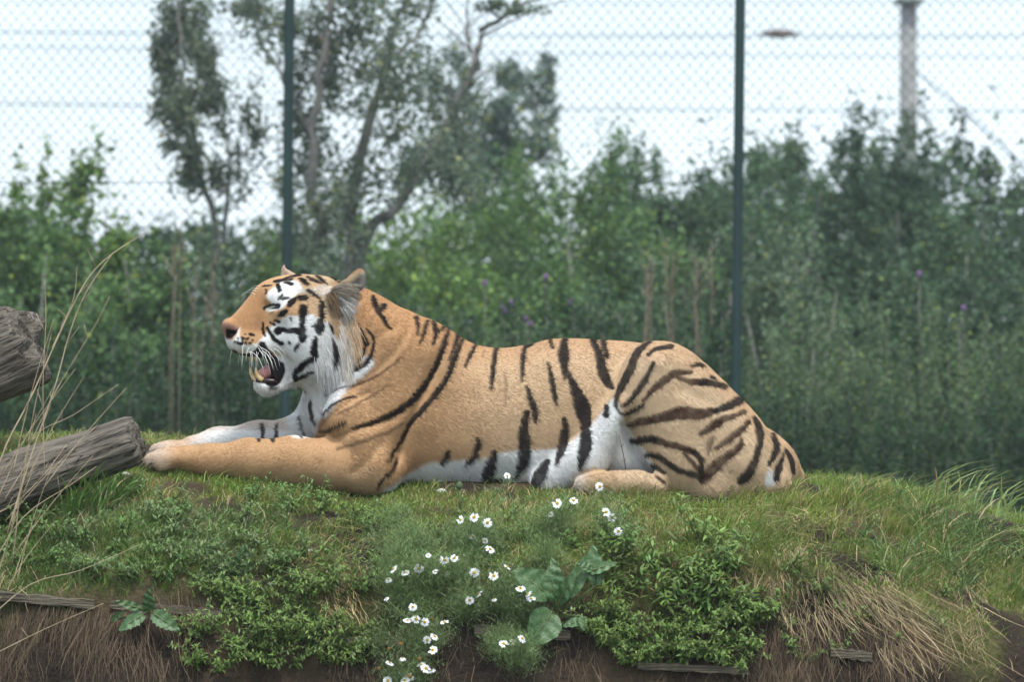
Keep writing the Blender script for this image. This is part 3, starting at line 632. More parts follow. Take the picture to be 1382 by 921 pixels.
# small uneven lumps of muscle and coat
X, Y, D = np.meshgrid(gx[::4], gy[::4], gd[::4], indexing='ij')
lump = (fbm(X / 46, Y / 46, D / 46, 3, 3) - 0.5)
lump = np.repeat(np.repeat(np.repeat(lump, 4, 0), 4, 1), 4, 2)[:F.shape[0], :F.shape[1], :F.shape[2]]
for ax in range(3):
    lump = (np.roll(lump, 1, ax) + np.roll(lump, -1, ax) + np.roll(lump, 2, ax) + np.roll(lump, -2, ax) + lump) / 5
F += (lump * np.where(gx < 500, 2.0, 5.0)[:, None, None]).astype(np.float32)
del lump
def surface_nets(F, gs):
    ins = F < 0; n = [s - 1 for s in F.shape]
    cnt = np.zeros(n, np.int8)
    for i in (0, 1):
        for j in (0, 1):
            for k in (0, 1): cnt += ins[i:n[0] + i, j:n[1] + j, k:n[2] + k]
    ci, cj, ck = np.nonzero((cnt > 0) & (cnt < 8)); N = len(ci)
    idm = np.full(n, -1, np.int32); idm[ci, cj, ck] = np.arange(N)
    acc = np.zeros((N, 3)); num = np.zeros(N)
    for ax in range(3):
        o1, o2 = [a for a in range(3) if a != ax]
        for p in (0, 1):
            for q in (0, 1):
                o = [0, 0, 0]; o[o1] = p; o[o2] = q; e = list(o); e[ax] = 1
                A = (ci + o[0], cj + o[1], ck + o[2]); B = (ci + e[0], cj + e[1], ck + e[2])
                fa, fb = F[A], F[B]; m = (fa < 0) != (fb < 0); t = np.where(m, fa / np.where(m, fa - fb, 1), 0)
                for a in range(3):
                    ga, gb = gs[a][A[a]], gs[a][B[a]]; acc[:, a] += np.where(m, ga + (gb - ga) * t, 0)
                num += m
    V = acc / num[:, None]; quads = []
    for ax in range(3):
        o1, o2 = (ax + 1) % 3, (ax + 2) % 3
        a = [slice(1, -1)] * 3; b = list(a); a[ax] = slice(0, -1); b[ax] = slice(1, None)
        A, B = ins[tuple(a)], ins[tuple(b)]
        e = np.argwhere(A != B); flip = A[tuple(e.T)]
        off = np.ones(3, int); off[ax] = 0; e = e + off
        def c(u, v):
            q = e.copy(); q[:, o1] -= u; q[:, o2] -= v; return idm[q[:, 0], q[:, 1], q[:, 2]]
        Q = np.stack([c(1, 1), c(0, 1), c(0, 0), c(1, 0)], 1)
        Q[~flip] = Q[~flip][:, ::-1]; quads.append(Q)
    return V, np.concatenate(quads), (ci, cj, ck)
TV, TQ, cells = surface_nets(F, (gx, gy, gd))
def neighbours_smooth(V, Q, it, lam=0.5):
    e = np.concatenate([Q[:, [0, 1]], Q[:, [1, 2]], Q[:, [2, 3]], Q[:, [3, 0]]])
    for _ in range(it):
        a = np.zeros_like(V); n = np.zeros(len(V))
        for k in range(3):
            a[:, k] = np.bincount(e[:, 0], V[e[:, 1], k], len(V)) + np.bincount(e[:, 1], V[e[:, 0], k], len(V))
        n = np.bincount(e[:, 0], minlength=len(V)) + np.bincount(e[:, 1], minlength=len(V))
        V = V + lam * (a / n[:, None] - V)
    return V
TV = neighbours_smooth(TV, TQ, 2)
ishead = HEADMASK[cells]
del FB, FH, F, HEADMASK
# ---- coat pattern, painted where it sits on the animal (the far side mirrors the near side)
tx_, ty_, td_ = TV.T
ex, ey, ew = to_hl(tx_, ty_, td_)
mx_ = np.where(ishead & (ew > 0), HPX + HC * (ex - HPX) - HS * (-ew), tx_); md_ = np.where(ishead, np.where(ew > 0, HD + HS * (ex - HPX) - HC * ew, td_), -np.abs(td_))
IX, IY = img(mx_, ty_, md_)
IX = IX + (fbm(TV[:, 0] / 5, TV[:, 1] / 5, TV[:, 2] / 5, 11, 2) - 0.5) * 3.2; IY = IY + (fbm(TV[:, 0] / 5, TV[:, 1] / 5, TV[:, 2] / 5, 21, 2) - 0.5) * 3.2
farleg = (td_ > 14) & (tx_ < 470) & (ty_ > 515) & ~ishead
nearleg = (td_ < -40) & (tx_ < 440) & ~ishead
ZA, ZB, ZC, ZD = (280, 340, 4.186), (180, 440, 3.637), (500, 430, 3.685), (740, 440, 3.839)
Z1, Z2, Z3, Z4 = (290, 350, 9.207), (290, 440, 9.207), (400, 350, 9.207), (400, 440, 9.207)
def zc_(z, p): return [(z[0] + q[0] / z[2], z[1] + q[1] / z[2]) + tuple(v / z[2] for v in q[2:]) for q in p]
def in_poly(z, P, soft=3.0, sp=True):
    P = np.array(zc_(z, P)); P = spline(P, 3) if sp else P
    out = np.zeros(len(IX)); lo, hi = P.min(0) - 3 * soft, P.max(0) + 3 * soft
    m = np.nonzero((IX > lo[0]) & (IX < hi[0]) & (IY > lo[1]) & (IY < hi[1]))[0]
    out[m] = 1 - smooth01(-soft, soft, poly_sdf(P, IX[m], IY[m])); return out
def stroke(acc, z, P, soft=0.9, amt=1.0, sel=None, grow=0.55):
    P = np.array(zc_(z, P)); P = spline(P, 4, False) if len(P) > 2 else P
    R = P[:, 2].max() / 2 + 4
    m = (IX > P[:, 0].min() - R) & (IX < P[:, 0].max() + R) & (IY > P[:, 1].min() - R) & (IY < P[:, 1].max() + R)
    if sel is not None: m &= sel
    m = np.nonzero(m)[0]; best = np.full(len(m), 1e9)
    for a, b in zip(P[:-1], P[1:]):
        e = b[:2] - a[:2]; t = np.clip(((IX[m] - a[0]) * e[0] + (IY[m] - a[1]) * e[1]) / (e @ e + 1e-9), 0, 1)
        best = np.minimum(best, np.hypot(IX[m] - a[0] - t * e[0], IY[m] - a[1] - t * e[1]) - (a[2] + (b[2] - a[2]) * t) / 2 - grow)
    acc[m] = np.maximum(acc[m], amt * (1 - smooth01(-soft, soft, best)))
orange = np.array(lin(194, 154, 114)); buff = np.array(lin(209, 184, 153)); white = np.array(lin(236, 235, 234)); rust = np.array(lin(184, 136, 92)); blk = np.array(lin(27, 22, 22)); brn = np.array(lin(66, 45, 35))
C = np.tile(orange, (len(TV), 1))
def mixc(m, c): 
    global C
    C = C * (1 - m[:, None]) + np.asarray(c) * m[:, None]
body = ~ishead
mixc(np.where(body, smooth01(560, 700, IX) * 0.55 + smooth01(820, 860, IX) * 0.3, 0), buff)
mixc(np.where(body, smooth01(500, 430, IY + 0 * IX) * 0.5 * smooth01(760, 620, IX), 0), rust)
mixc(np.where(body & (IX > 590), (1 - smooth01(2, 34, IY - np.interp(IX, fine[:, 0], fine[:, 1]))) * 0.35, 0), rust)
mixc(np.where(body & (IX < 520), smooth01(620, 655, IY) * 0.35, 0), buff)
# white parts
foot = in_poly((0, 0, 1), [(770, 646), (778, 634), (800, 630), (840, 632), (880, 633), (912, 640), (920, 690), (760, 690)], 2.0) * (md_ < -80)
mixc(in_poly(ZC, [(70, 900), (120, 815), (200, 762), (270, 722), (380, 704), (470, 700), (560, 690), (640, 668), (740, 655), (800, 652), (900, 648), (960, 636), (1030, 585), (1100, 525), (1170, 440), (1205, 400), (1240, 450), (1262, 520), (1300, 580), (1350, 640), (1400, 720), (1440, 800), (1400, 930), (600, 960)], 3.5) * body * (1 - foot), white)
mixc(in_poly(ZB, [(940, 280), (880, 290), (835, 390), (780, 450), (770, 530), (830, 552), (890, 534), (915, 470), (950, 395), (1010, 320), (1120, 250), (1180, 180), (1130, 150), (1050, 240)], 3.0) * body, white)
mixc(in_poly(ZD, [(395, 520), (425, 540), (455, 590), (505, 650), (535, 700), (545, 735), (520, 740), (490, 700), (440, 640), (405, 580)], 2.0) * body * (1 - foot), white)
mixc(in_poly(ZD, [(1120, 820), (1130, 760), (1155, 745), (1170, 790), (1165, 830)], 2.5) * body, white)
mixc(np.where(farleg, smooth01(225, 290, IX) * (0.45 + 0.5 * smooth01(575, 590, IY)) * 1.05 + 0.06, 0).clip(0, 1), white)
mixc(np.where(farleg | nearleg, smooth01(245, 208, IX) * 0.32, 0), white)
mixc(np.where((IX < 800) & (IX > 760) & (IY > 630) & (md_ < -84), smooth01(800, 780, IX) * 0.4, 0), white)
# head colours
hd = ishead.astype(float)
mixc(hd * smooth01(380, 440, IX) * smooth01(470, 440, IX) * 0.7, buff)
mixc(body * in_poly((0, 0, 1), [(385, 500), (440, 505), (462, 500), (470, 520), (440, 560), (400, 590), (380, 560)], 4), white)
mixc(hd * in_poly(ZA, [(90, 420), (180, 330), (260, 220), (330, 215), (330, 330), (310, 440), (240, 480), (150, 440)], 8) * 0.75, lin(172, 126, 86))
hd2 = np.maximum(hd, (body & (IX > 380) & (IX < 492) & (IY < 545)).astype(float))
mixc(hd2 * in_poly(ZA, [(300, 495), (345, 440), (385, 402), (450, 362), (520, 368), (580, 350), (630, 385), (690, 400), (720, 470), (800, 510), (870, 570), (850, 610), (780, 690), (700, 760), (640, 800), (560, 740), (500, 740), (430, 770), (400, 815), (330, 850), (240, 800), (235, 735), (330, 740), (400, 700), (390, 600), (330, 545), (150, 560), (85, 520), (88, 470), (130, 500), (168, 470), (182, 428), (184, 478), (220, 525), (280, 520)], 2.2), white)
mixc(hd * in_poly(ZA, [(338, 235), (390, 190), (440, 165), (490, 160), (525, 190), (530, 220), (490, 250), (450, 290), (415, 322), (350, 338), (330, 322), (360, 290), (335, 270)], 1.6), white)
mixc(hd * in_poly(ZA, [(470, 190), (560, 210), (640, 190), (700, 200), (690, 260), (600, 240), (520, 230)], 3) * 0.45, white)
mixc(hd * in_poly(ZA, [(82, 412), (110, 402), (160, 422), (178, 434), (140, 480), (116, 492), (96, 470)], 1.5) * 0.9, lin(150, 116, 106))
mixc(hd * in_poly(ZA, [(104, 440), (140, 442), (176, 436), (158, 470), (122, 490)], 1.0), lin(28, 22, 22))
mixc(hd * in_poly(ZA, [(700, 220), (770, 185), (830, 135), (872, 105), (895, 135), (890, 190), (850, 240), (830, 300), (790, 345), (755, 370), (715, 330)], 1.8), lin(158, 152, 147))
mixc(hd * in_poly(ZA, [(690, 225), (740, 215), (790, 250), (760, 290), (725, 280)], 2.5) * 0.8, lin(40, 34, 34))
mixc(hd * in_poly(ZA, [(740, 195), (800, 145), (862, 104), (874, 112), (820, 165), (770, 205)], 1.5), buff)
mixc((hd * (ew > 14) * (IY < 372)), lin(196, 170, 150))
mixc(hd2 * in_poly(ZA, [(85, 475), (130, 502), (200, 530), (300, 545), (330, 570), (300, 610), (150, 600), (85, 545)], 1.5), white)
mixc(((IX > 366) & (IX < 450) & (IY > 512) & (IY < 560) & (ishead | (td_ > -70)) & (tx_ < 452)).astype(float), white)
# black marks
K = np.zeros(len(TV)); KB = np.zeros(len(TV)); hsel = ishead
for P in ([(785, 338, 62), (805, 380, 46)], [(862, 288, 22), (920, 296, 46), (965, 310, 34)], [(790, 480, 18), (832, 450, 24)], [(790, 506, 14), (850, 486, 28), (912, 482, 24)],
          [(606, 612, 26), (660, 586, 34), (720, 572, 26), (800, 570, 12)], [(905, 592, 22), (950, 540, 72), (1000, 486, 30)], [(1056, 478, 70), (1120, 478, 68)],
          [(1096, 592, 70), (1088, 630, 112), (1076, 700, 74), (1075, 800, 64), (1080, 900, 84), (1082, 980, 92), (1065, 1005, 60)], [(790, 708, 26), (840, 675, 70), (886, 640, 34)],
          [(736, 765, 18), (795, 780, 32)], [(680, 780, 20), (742, 815, 24)], [(595, 790, 16), (598, 850, 28), (600, 915, 32)],
          [(735, 275, 28), (830, 258, 24), (920, 222, 20), (1050, 195, 24)], [(700, 330, 12), (640, 330, 18), (590, 335, 10)], [(640, 385, 20), (625, 430, 14)], [(935, 735, 24), (940, 760, 14)],
          [(760, 288, 14), (880, 260, 12), (960, 245, 24)]): stroke(K, Z1, P, 0.7, 1, hsel)
for P in ([(600, 30, 32), (605, 90, 24), (620, 130, 12)], [(655, 30, 34), (690, 90, 44), (730, 160, 48), (790, 205, 42), (836, 220, 42)], [(918, 208, 36), (922, 212, 36)], [(985, 300, 24), (1015, 260, 46), (1030, 230, 26)],
          [(780, 62, 96), (830, 48, 62), (900, 58, 50), (980, 60, 66), (1060, 82, 88)], [(1240, 150, 44), (1225, 230, 80), (1222, 320, 94), (1225, 390, 80), (1150, 432, 74), (1080, 490, 80), (1010, 550, 68), (980, 612, 44), (985, 670, 28)],
          [(1000, 655, 56), (1060, 625, 52), (1150, 590, 38), (1212, 575, 20)], [(245, 196, 20), (300, 212, 30), (350, 222, 24)], [(376, 205, 20), (392, 225, 18)], [(440, 215, 20), (450, 214, 20)], [(340, 180, 16), (344, 184, 16)], [(388, 160, 28), (414, 160, 28)],
          [(468, 180, 14), (480, 180, 12)], [(288, 150, 14), (296, 150, 14)], [(342, 150, 24), (360, 150, 22)], [(440, 105, 36), (482, 118, 30)], [(372, 100, 14), (380, 100, 12)]): stroke(K, Z2, P, 0.7, 1, hsel)
for P in ([(40, 245, 36), (90, 280, 56), (135, 310, 38)], [(120, 215, 14), (200, 260, 32), (300, 300, 14)], [(220, 205, 14), (280, 240, 36), (340, 290, 20), (385, 325, 12)], [(330, 190, 20), (400, 200, 38), (450, 230, 38), (470, 255, 38)],
          [(510, 280, 28), (560, 262, 30), (600, 250, 16)], [(135, 390, 46), (190, 425, 38), (250, 465, 24), (300, 520, 20)], [(310, 560, 74), (305, 650, 74), (300, 740, 62), (280, 820, 116), (272, 868, 104)], [(300, 800, 60), (195, 832, 24)],
          [(405, 800, 26), (430, 850, 28), (440, 900, 20)]): stroke(K, Z3, P, 0.8, 1, hsel)
stroke(K, Z4, [(440, 150, 26), (468, 250, 60), (470, 360, 62), (440, 470, 56), (400, 560, 58), (370, 650, 44), (345, 780, 30), (350, 850, 18)], 1.2, 1.0)
for P in ([(520, 460, 50), (560, 380, 60), (600, 330, 40)], [(430, 440, 60), (470, 480, 70)]): stroke(K, Z3, P, 1.5, 0.6, hsel)
for P in ([(660, 690, 46), (720, 770, 38), (780, 870, 34), (845, 975, 40), (880, 1050, 44)], [(940, 470, 46), (975, 560, 68), (1020, 650, 58), (1070, 730, 52), (1120, 820, 42), (1190, 870, 20)], [(1085, 575, 66), (1050, 625, 50)]): stroke(K, Z3, P, 0.9, 1)
for P in ([(740, 10, 34), (800, 90, 38), (840, 170, 42), (840, 270, 30), (820, 350, 36), (760, 440, 34), (690, 510, 30)], [(870, 30, 14), (930, 120, 28), (960, 200, 38), (940, 300, 38), (890, 410, 56), (800, 500, 64), (700, 555, 52), (600, 610, 56), (480, 700, 48), (400, 780, 48), (350, 850, 30)]): stroke(K, Z4, P, 0.9, 1, ~ishead | (IX > 452))
for P in ([(440, 830, 10), (560, 770, 12), (700, 740, 16), (850, 690, 22), (1000, 620, 20), (1150, 520, 16), (1289, 390, 10)],): stroke(KB, Z4, P, 1.2, 0.8, body)
nl = body & ~farleg
for P in ([(925, 435, 8), (980, 385, 10), (1060, 352, 10), (1090, 350, 6)], [(915, 520, 10), (980, 495, 18), (1040, 470, 14)]): stroke(K, ZB, P, 0.9, 0.9, nl)
for P in ([(1000, 605, 8), (1080, 580, 12), (1180, 545, 18), (1260, 515, 16), (1320, 480, 10)], [(1010, 430, 8), (1120, 370, 10), (1250, 290, 8)]): stroke(KB, ZB, P, 1.4, 0.6, nl)
for P in ([(865, 370, 10), (870, 430, 14), (895, 478, 12)], [(800, 455, 12), (812, 500, 14), (828, 545, 12)], [(685, 490, 12), (685, 560, 22)], [(615, 490, 12), (618, 560, 18)]): stroke(K, ZB, P, 1.0, 0.95, farleg | (body & (tx_ < 445)))
for P in ([(222, -6, 20), (235, 40, 18), (232, 80, 10)], [(278, 12, 16), (262, 80, 16), (245, 125, 8)], [(306, 10, 18), (322, 70, 22), (308, 130, 12)], [(360, 34, 18), (340, 65, 14)],
          [(382, 48, 12), (365, 120, 26), (330, 220, 28), (290, 300, 30), (230, 380, 32), (150, 450, 32), (60, 495, 28), (0, 522, 22), (-90, 548, 12)],
          [(432, 72, 26), (410, 150, 14), (390, 205, 8)], [(452, 105, 16), (420, 190, 24), (380, 290, 26), (320, 380, 26), (250, 460, 26), (190, 530, 24), (150, 610, 16), (80, 710, 10)],
          [(130, 690, 12), (110, 740, 18), (60, 800, 14), (30, 850, 12)], [(522, 120, 14), (495, 180, 20), (468, 240, 8)], [(622, 148, 24), (610, 230, 25), (605, 290, 22), (597, 355, 10)],
          [(800, 128, 16), (766, 146, 24), (755, 220, 24), (752, 310, 12)], [(886, 105, 16), (905, 145, 16)], [(960, 100, 28), (958, 180, 54), (962, 250, 30), (962, 300, 12)], [(980, 272, 18), (1015, 350, 50), (1050, 440, 76), (1065, 510, 62), (1062, 565, 30)],
          [(880, 220, 10), (898, 290, 24), (912, 370, 28), (922, 430, 12)], [(775, 335, 12), (795, 400, 32), (815, 470, 30), (818, 515, 16)], [(775, 470, 30), (758, 560, 50), (765, 640, 60), (755, 710, 58), (720, 780, 24), (705, 800, 10)],
          [(962, 500, 24), (965, 560, 40), (955, 630, 46), (930, 700, 26), (920, 725, 12)], [(388, 660, 14), (370, 690, 30), (350, 720, 18)], [(532, 598, 14), (530, 640, 32), (505, 690, 32), (470, 730, 16)],
          [(612, 665, 24), (590, 740, 58), (575, 815, 58), (570, 850, 40)], [(630, 805, 30), (610, 830, 30)], [(880, 705, 24), (845, 770, 58), (815, 835, 50)], [(1070, 570, 48), (1066, 640, 62), (1045, 700, 40), (1035, 750, 14)],
          [(1172, 440, 20), (1170, 480, 28)], [(1095, 95, 26), (1135, 180, 40), (1150, 260, 50), (1180, 320, 44), (1200, 345, 22)], [(1152, 110, 30), (1175, 190, 20)]): stroke(K, ZC, P, 0.9, 0.97, nl)
for P in ([(565, 160, 8), (555, 190, 8)], [(665, 270, 6), (672, 350, 12), (668, 440, 6)]): stroke(KB, ZC, P, 1.2, 0.5, nl)
for P in ([(525, 82, 14), (460, 140, 36), (425, 220, 42), (385, 300, 38), (355, 370, 24), (345, 410, 14), (360, 440, 12), (385, 455, 12), (440, 440, 24), (490, 405, 14)], [(545, 190, 16), (510, 260, 28), (465, 330, 28), (410, 395, 22), (375, 415, 10)],
          [(515, 150, 12), (560, 118, 22), (635, 106, 22)], [(740, 205, 10), (775, 200, 26), (802, 205, 14)], [(840, 262, 16), (862, 270, 14)], [(860, 440, 30), (930, 415, 38), (990, 382, 46)], [(1062, 470, 14), (1090, 530, 38), (1095, 610, 32), (1070, 690, 38), (1040, 760, 48), (1000, 800, 48)],
          [(1160, 560, 20), (1180, 620, 32), (1165, 670, 28), (1140, 720, 14)], [(1218, 660, 14), (1195, 720, 34), (1180, 790, 30)], [(1228, 640, 18), (1255, 690, 26), (1270, 755, 20)], [(435, 595, 32), (500, 585, 38), (540, 585, 38)], [(500, 665, 16), (560, 670, 32), (600, 695, 28), (660, 740, 30), (740, 765, 28), (790, 785, 30)],
          [(530, 715, 14), (570, 740, 26), (605, 760, 12)], [(750, 650, 26), (790, 690, 28), (790, 750, 24), (780, 795, 22)], [(800, 290, 40), (870, 300, 28), (910, 312, 30)]): stroke(K, ZD, P, 0.9, 0.95, nl)
for P in ([(490, 385, 12), (540, 330, 30), (600, 280, 42), (660, 245, 38), (740, 238, 18)], [(660, 265, 14), (740, 290, 28), (800, 290, 40)], [(410, 515, 18), (480, 495, 38), (580, 475, 46), (680, 450, 66), (780, 455, 54), (860, 440, 34)],
          [(785, 560, 18), (840, 525, 42), (900, 485, 34), (960, 465, 24), (1012, 445, 26)], [(865, 635, 14), (930, 590, 34), (990, 545, 36), (1035, 497, 26)], [(1000, 590, 16), (985, 630, 34), (920, 680, 42), (850, 740, 56), (800, 800, 40)],
          [(540, 585, 36), (600, 605, 34), (690, 630, 34), (750, 650, 28)], [(700, 660, 14), (740, 700, 22), (780, 750, 22)], [(555, 780, 10), (600, 810, 16)]): stroke(KB, ZD, P, 1.1, 0.92, nl)
for P in ([(855, 575, 14), (835, 610, 32), (825, 665, 12)],): stroke(KB, ZD, P, 1.2, 0.6, nl)
KB *= 0.75 + 0.5 * fbm(TV[:, 0] / 9, TV[:, 1] / 9, TV[:, 2] / 9, 31, 3); KB = np.clip(KB, 0, 1)
K *= np.clip(0.86 + 0.3 * fbm(TV[:, 0] / 9, TV[:, 1] / 9, TV[:, 2] / 9, 37, 3), 0, 1)
mixc(KB, brn); mixc(K, blk)
lips = in_poly(Z2, [(195, 285), (240, 295), (330, 345), (440, 335), (520, 260), (560, 195), (620, 205), (660, 290), (720, 360), (800, 430), (862, 480), (868, 600), (800, 720), (720, 765), (650, 755), (600, 700), (460, 695), (452, 652), (560, 640), (540, 560), (540, 450), (430, 410), (330, 395), (240, 360)], 1.2) * hd
mouth_in = ishead & (IY > 482) & (IY < 516) & (ex < 392) & (np.abs(ew) < 22) & (ex > 338) & ~((ey > 516 - 0))
mixc(lips, lin(26, 22, 24))
mixc(mouth_in.astype(float), lin(44, 30, 32))
C *= (0.90 + 0.22 * fbm(TV[:, 0] / 14, TV[:, 1] / 14, TV[:, 2] / 14, 41, 4))[:, None]
C *= (1 + hd * (fbm(TV[:, 0] / 3.2, TV[:, 1] / 3.2, TV[:, 2] / 3.2, 43, 2) - .5) * .34)[:, None]
C = np.clip(C * 0.73, 0.006, 0.86)
# ---- mesh, materials
tiger = empty('tiger', t2w((691, 660, 0))[0])
tag(tiger, 'orange tiger with black stripes lying on the grassy bank with its mouth open', 'tiger')
TW = t2w(TV)
T0 = np.array(tiger.location)
body_me = mesh_np('body', TW - T0, TQ)
vcol(body_me, C)
m_fur, nt, b = new_mat('tiger_coat', 0.75, 0.12)
a = nt.nodes.new('ShaderNodeAttribute'); a.attribute_name = 'Col'; nt.links.new(a.outputs['Color'], b.inputs['Base Color'])
tc = nt.nodes.new('ShaderNodeTexCoord'); n_ = nt.nodes.new('ShaderNodeTexNoise'); n_.inputs['Scale'].default_value = 160; n_.inputs['Detail'].default_value = 3
bp = nt.nodes.new('ShaderNodeBump'); bp.inputs['Strength'].default_value = 0.25; bp.inputs['Distance'].default_value = 0.004
nt.links.new(tc.outputs['Object'], n_.inputs['Vector']); nt.links.new(n_.outputs['Fac'], bp.inputs['Height']); nt.links.new(bp.outputs['Normal'], b.inputs['Normal'])
body_o = obj('body', body_me, m_fur, tiger)
# ---- coat of real hairs
vn = np.zeros((len(TW), 3)); q = TQ
fn = np.cross(TW[q[:, 2]] - TW[q[:, 0]], TW[q[:, 3]] - TW[q[:, 1]])
for k in range(4):
    for c_i in range(3): vn[:, c_i] += np.bincount(q[:, k], fn[:, c_i], len(TW))
vn /= np.linalg.norm(vn, axis=1)[:, None] + 1e-12
farea = np.linalg.norm(fn, axis=1) / 2; fcn = TV[q].mean(1)
wgt = farea * np.where(fn[:, 1] > farea * 1.2, 0.25, 1.0) * np.where(ishead[q[:, 0]], 2.0, 1.0) * (fcn[:, 1] < 668)
NH = 330000
fi = rng.choice(len(q), NH, p=wgt / wgt.sum())
bw = rng.dirichlet((1, 1, 1, 1), NH)
root = np.einsum('ij,ijk->ik', bw, TW[q[fi]]); nrm = np.einsum('ij,ijk->ik', bw, vn[q[fi]]); nrm /= np.linalg.norm(nrm, axis=1)[:, None] + 1e-9
hc = np.einsum('ij,ijk->ik', bw, C[q[fi]]); hpx = np.einsum('ij,ijk->ik', bw, TV[q[fi]]); hh_ = ishead[q[fi, 0]]
hix, hiy = img(*hpx.T); hex_, hey_, hew_ = to_hl(*hpx.T)
flow = np.zeros((NH, 3)); flow[:, 0] = 1.0; flow[:, 2] = -0.35                      # back along the trunk, drooping
lg = (~hh_) & (hix < 470) & (hiy > 560); lt = smooth01(390, 480, hix)[:, None]; flow = np.where(lg[:, None], np.array((-1, 0, -0.25)) * (1 - lt) + np.array((0.35, 0, -1.1)) * lt, flow)                  # forearms: towards the paw
th = (~hh_) & (hix > 830) & (hpx[:, 2] < -40); flow[th] = (0.7, 0, -0.8)
bl = (~hh_) & (hiy > 610) & (hix > 520) & (hix < 830); flow[bl] = (0.8, -0.1, -0.7)
cx_ = np.stack([hix - 318, np.zeros(NH), -(hiy - 440)], 1); cx_ /= np.linalg.norm(cx_, axis=1)[:, None] + 1e-6
flow[hh_] = cx_[hh_]; ruff = hh_ & (hix > 425) & (hiy > 430); flow[ruff] = (0.55, -0.1, -1.0)
flow += rng.normal(0, 0.08, (NH, 3))
flow -= nrm * np.sum(flow * nrm, 1)[:, None]; flow /= np.linalg.norm(flow, axis=1)[:, None] + 1e-6
ln = np.full(NH, 0.0105)
ln[hh_] = 0.0048 + 0.0055 * smooth01(350, 440, hix[hh_]); ln[lg] = 0.008
ln[ruff] = 0.010 + 0.035 * smooth01(430, 470, hix[ruff]) * smooth01(425, 480, hiy[ruff]); ln[bl] = 0.014
chin = hh_ & (hiy > 518) & (hix < 400); ln[chin] = 0.011; flow[chin] = flow[chin] * 0.5 + np.array((-0.1, 0, -0.8))
earm = hh_ & (hix > 444) & (hiy < 430) & (hiy < 398 + (hix - 444) * 0.8) & (hpx[:, 2] < -40); ln[earm] = 0.011
lipz = hh_ & (hix < 386) & (hiy > 476) & (hiy < 518); ln[lipz] = 0.002
chest = (~hh_) & (hix < 470) & (hiy > 500) & (hiy < 580); ln[chest] = 0.013
ln *= rng.uniform(0.55, 1.25, NH)
lift = np.where(ruff | earm | chin, 0.48, 0.30) * rng.uniform(0.5, 1.4, NH); lift[hh_ & (hix < 400)] *= 0.7
pts = np.zeros((NH, 4, 3), np.float32)
# long pale fringe of the cheek ruff and tufts inside the ear, rooted on the nearest skin
for k, t in enumerate((0.0, 0.35, 0.7, 1.0)):
    p = root - nrm * 0.0004 + (flow * t + nrm * (lift * (t - 0.40 * t * t))[:, None]) * ln[:, None]
    p[:, 2] -= (t * t * 0.18) * ln
    pts[:, k] = p
hc = hc * rng.uniform(0.90, 1.12, (NH, 1)) * (1 + rng.normal(0, 0.02, (NH, 3))); hc = np.clip(hc, 0.005, 0.9)
def extra(nx, poly, fl, l0, l1, c1, c2, lf=0.5):
    P = np.array(poly, float); ok = np.nonzero((poly_sdf(P, hix, hiy) < 0) & (hpx[:, 2] < -15))[0]
    pk = rng.choice(ok, nx); f_ = np.array(fl, float) + rng.normal(0, 0.13, (nx, 3)); n_ = nrm[pk]; f_ -= 0.7 * n_ * np.sum(f_ * n_, 1)[:, None]
    f_ /= np.linalg.norm(f_, axis=1)[:, None]; l_ = rng.uniform(l0, l1, nx); o = np.zeros((nx, 4, 3), np.float32)
    rt = root[pk] + rng.normal(0, 0.002, (nx, 3))
    for k, t in enumerate((0.0, 0.35, 0.7, 1.0)):
        p = rt + (f_ * t + n_ * (lf * (t - 0.55 * t * t))) * l_[:, None]; p[:, 2] -= 0.22 * t * t * l_; o[:, k] = p
    u = rng.random((nx, 1)); return o, 0.75 * (np.array(c1) * u + np.array(c2) * (1 - u))
EX = [extra(900, [(458, 432), (464, 424), (472, 440), (478, 470), (472, 500), (460, 505), (456, 470)], (0.42, -0.1, -1.0), 0.03, 0.07, lin(236, 234, 232), lin(205, 190, 172)),
      extra(550, [(458, 430), (476, 420), (486, 440), (484, 470), (470, 470)], (0.5, -0.1, -1.0), 0.03, 0.075, lin(225, 205, 178), lin(190, 150, 110)),
      extra(500, [(425, 480), (460, 490), (462, 512), (430, 516)], (0.2, 0, -1.0), 0.02, 0.06, lin(236, 236, 236), lin(205, 204, 204)),
      extra(420, [(448, 398), (460, 394), (466, 408), (460, 420), (450, 412)], (0.9, -0.5, -0.55), 0.03, 0.075, lin(215, 212, 208), lin(150, 146, 142), 0.9),
      extra(420, [(446, 392), (462, 384), (470, 384), (466, 396), (450, 402)], (1.0, -0.4, 0.05), 0.025, 0.06, lin(205, 190, 170), lin(140, 130, 120), 0.9),
      extra(300, [(440, 396), (452, 392), (452, 416), (442, 412)], (0.6, -0.6, -0.6), 0.02, 0.045, lin(60, 52, 50), lin(180, 150, 115), 0.9)]
ne = sum(len(e[0]) for e in EX)
pts = np.concatenate([pts] + [e[0] for e in EX]); hc = np.concatenate([hc] + [e[1] for e in EX]); NH += ne
cu = bpy.data.hair_curves.new('fur'); cu.add_curves([4] * NH)
cu.points.foreach_set('position', (pts - T0.astype(np.float32)).ravel())
ra = cu.attributes.new('radius', 'FLOAT', 'POINT')
rr = np.tile(np.array([0.00055, 0.00050, 0.00036, 0.00008], np.float32), (NH, 1)) * rng.uniform(0.7, 1.2, (NH, 1)).astype(np.float32)
ra.data.foreach_set('value', rr.ravel())
hcA = np.ones((NH, 4), np.float32); hcA[:, :3] = hc
ca = cu.attributes.new('Col', 'FLOAT_COLOR', 'CURVE'); ca.data.foreach_set('color', hcA.ravel())
m_hair, nt, b = new_mat('tiger_fur', 0.65, 0.10)
a = nt.nodes.new('ShaderNodeAttribute'); a.attribute_name = 'Col'; nt.links.new(a.outputs['Color'], b.inputs['Base Color'])
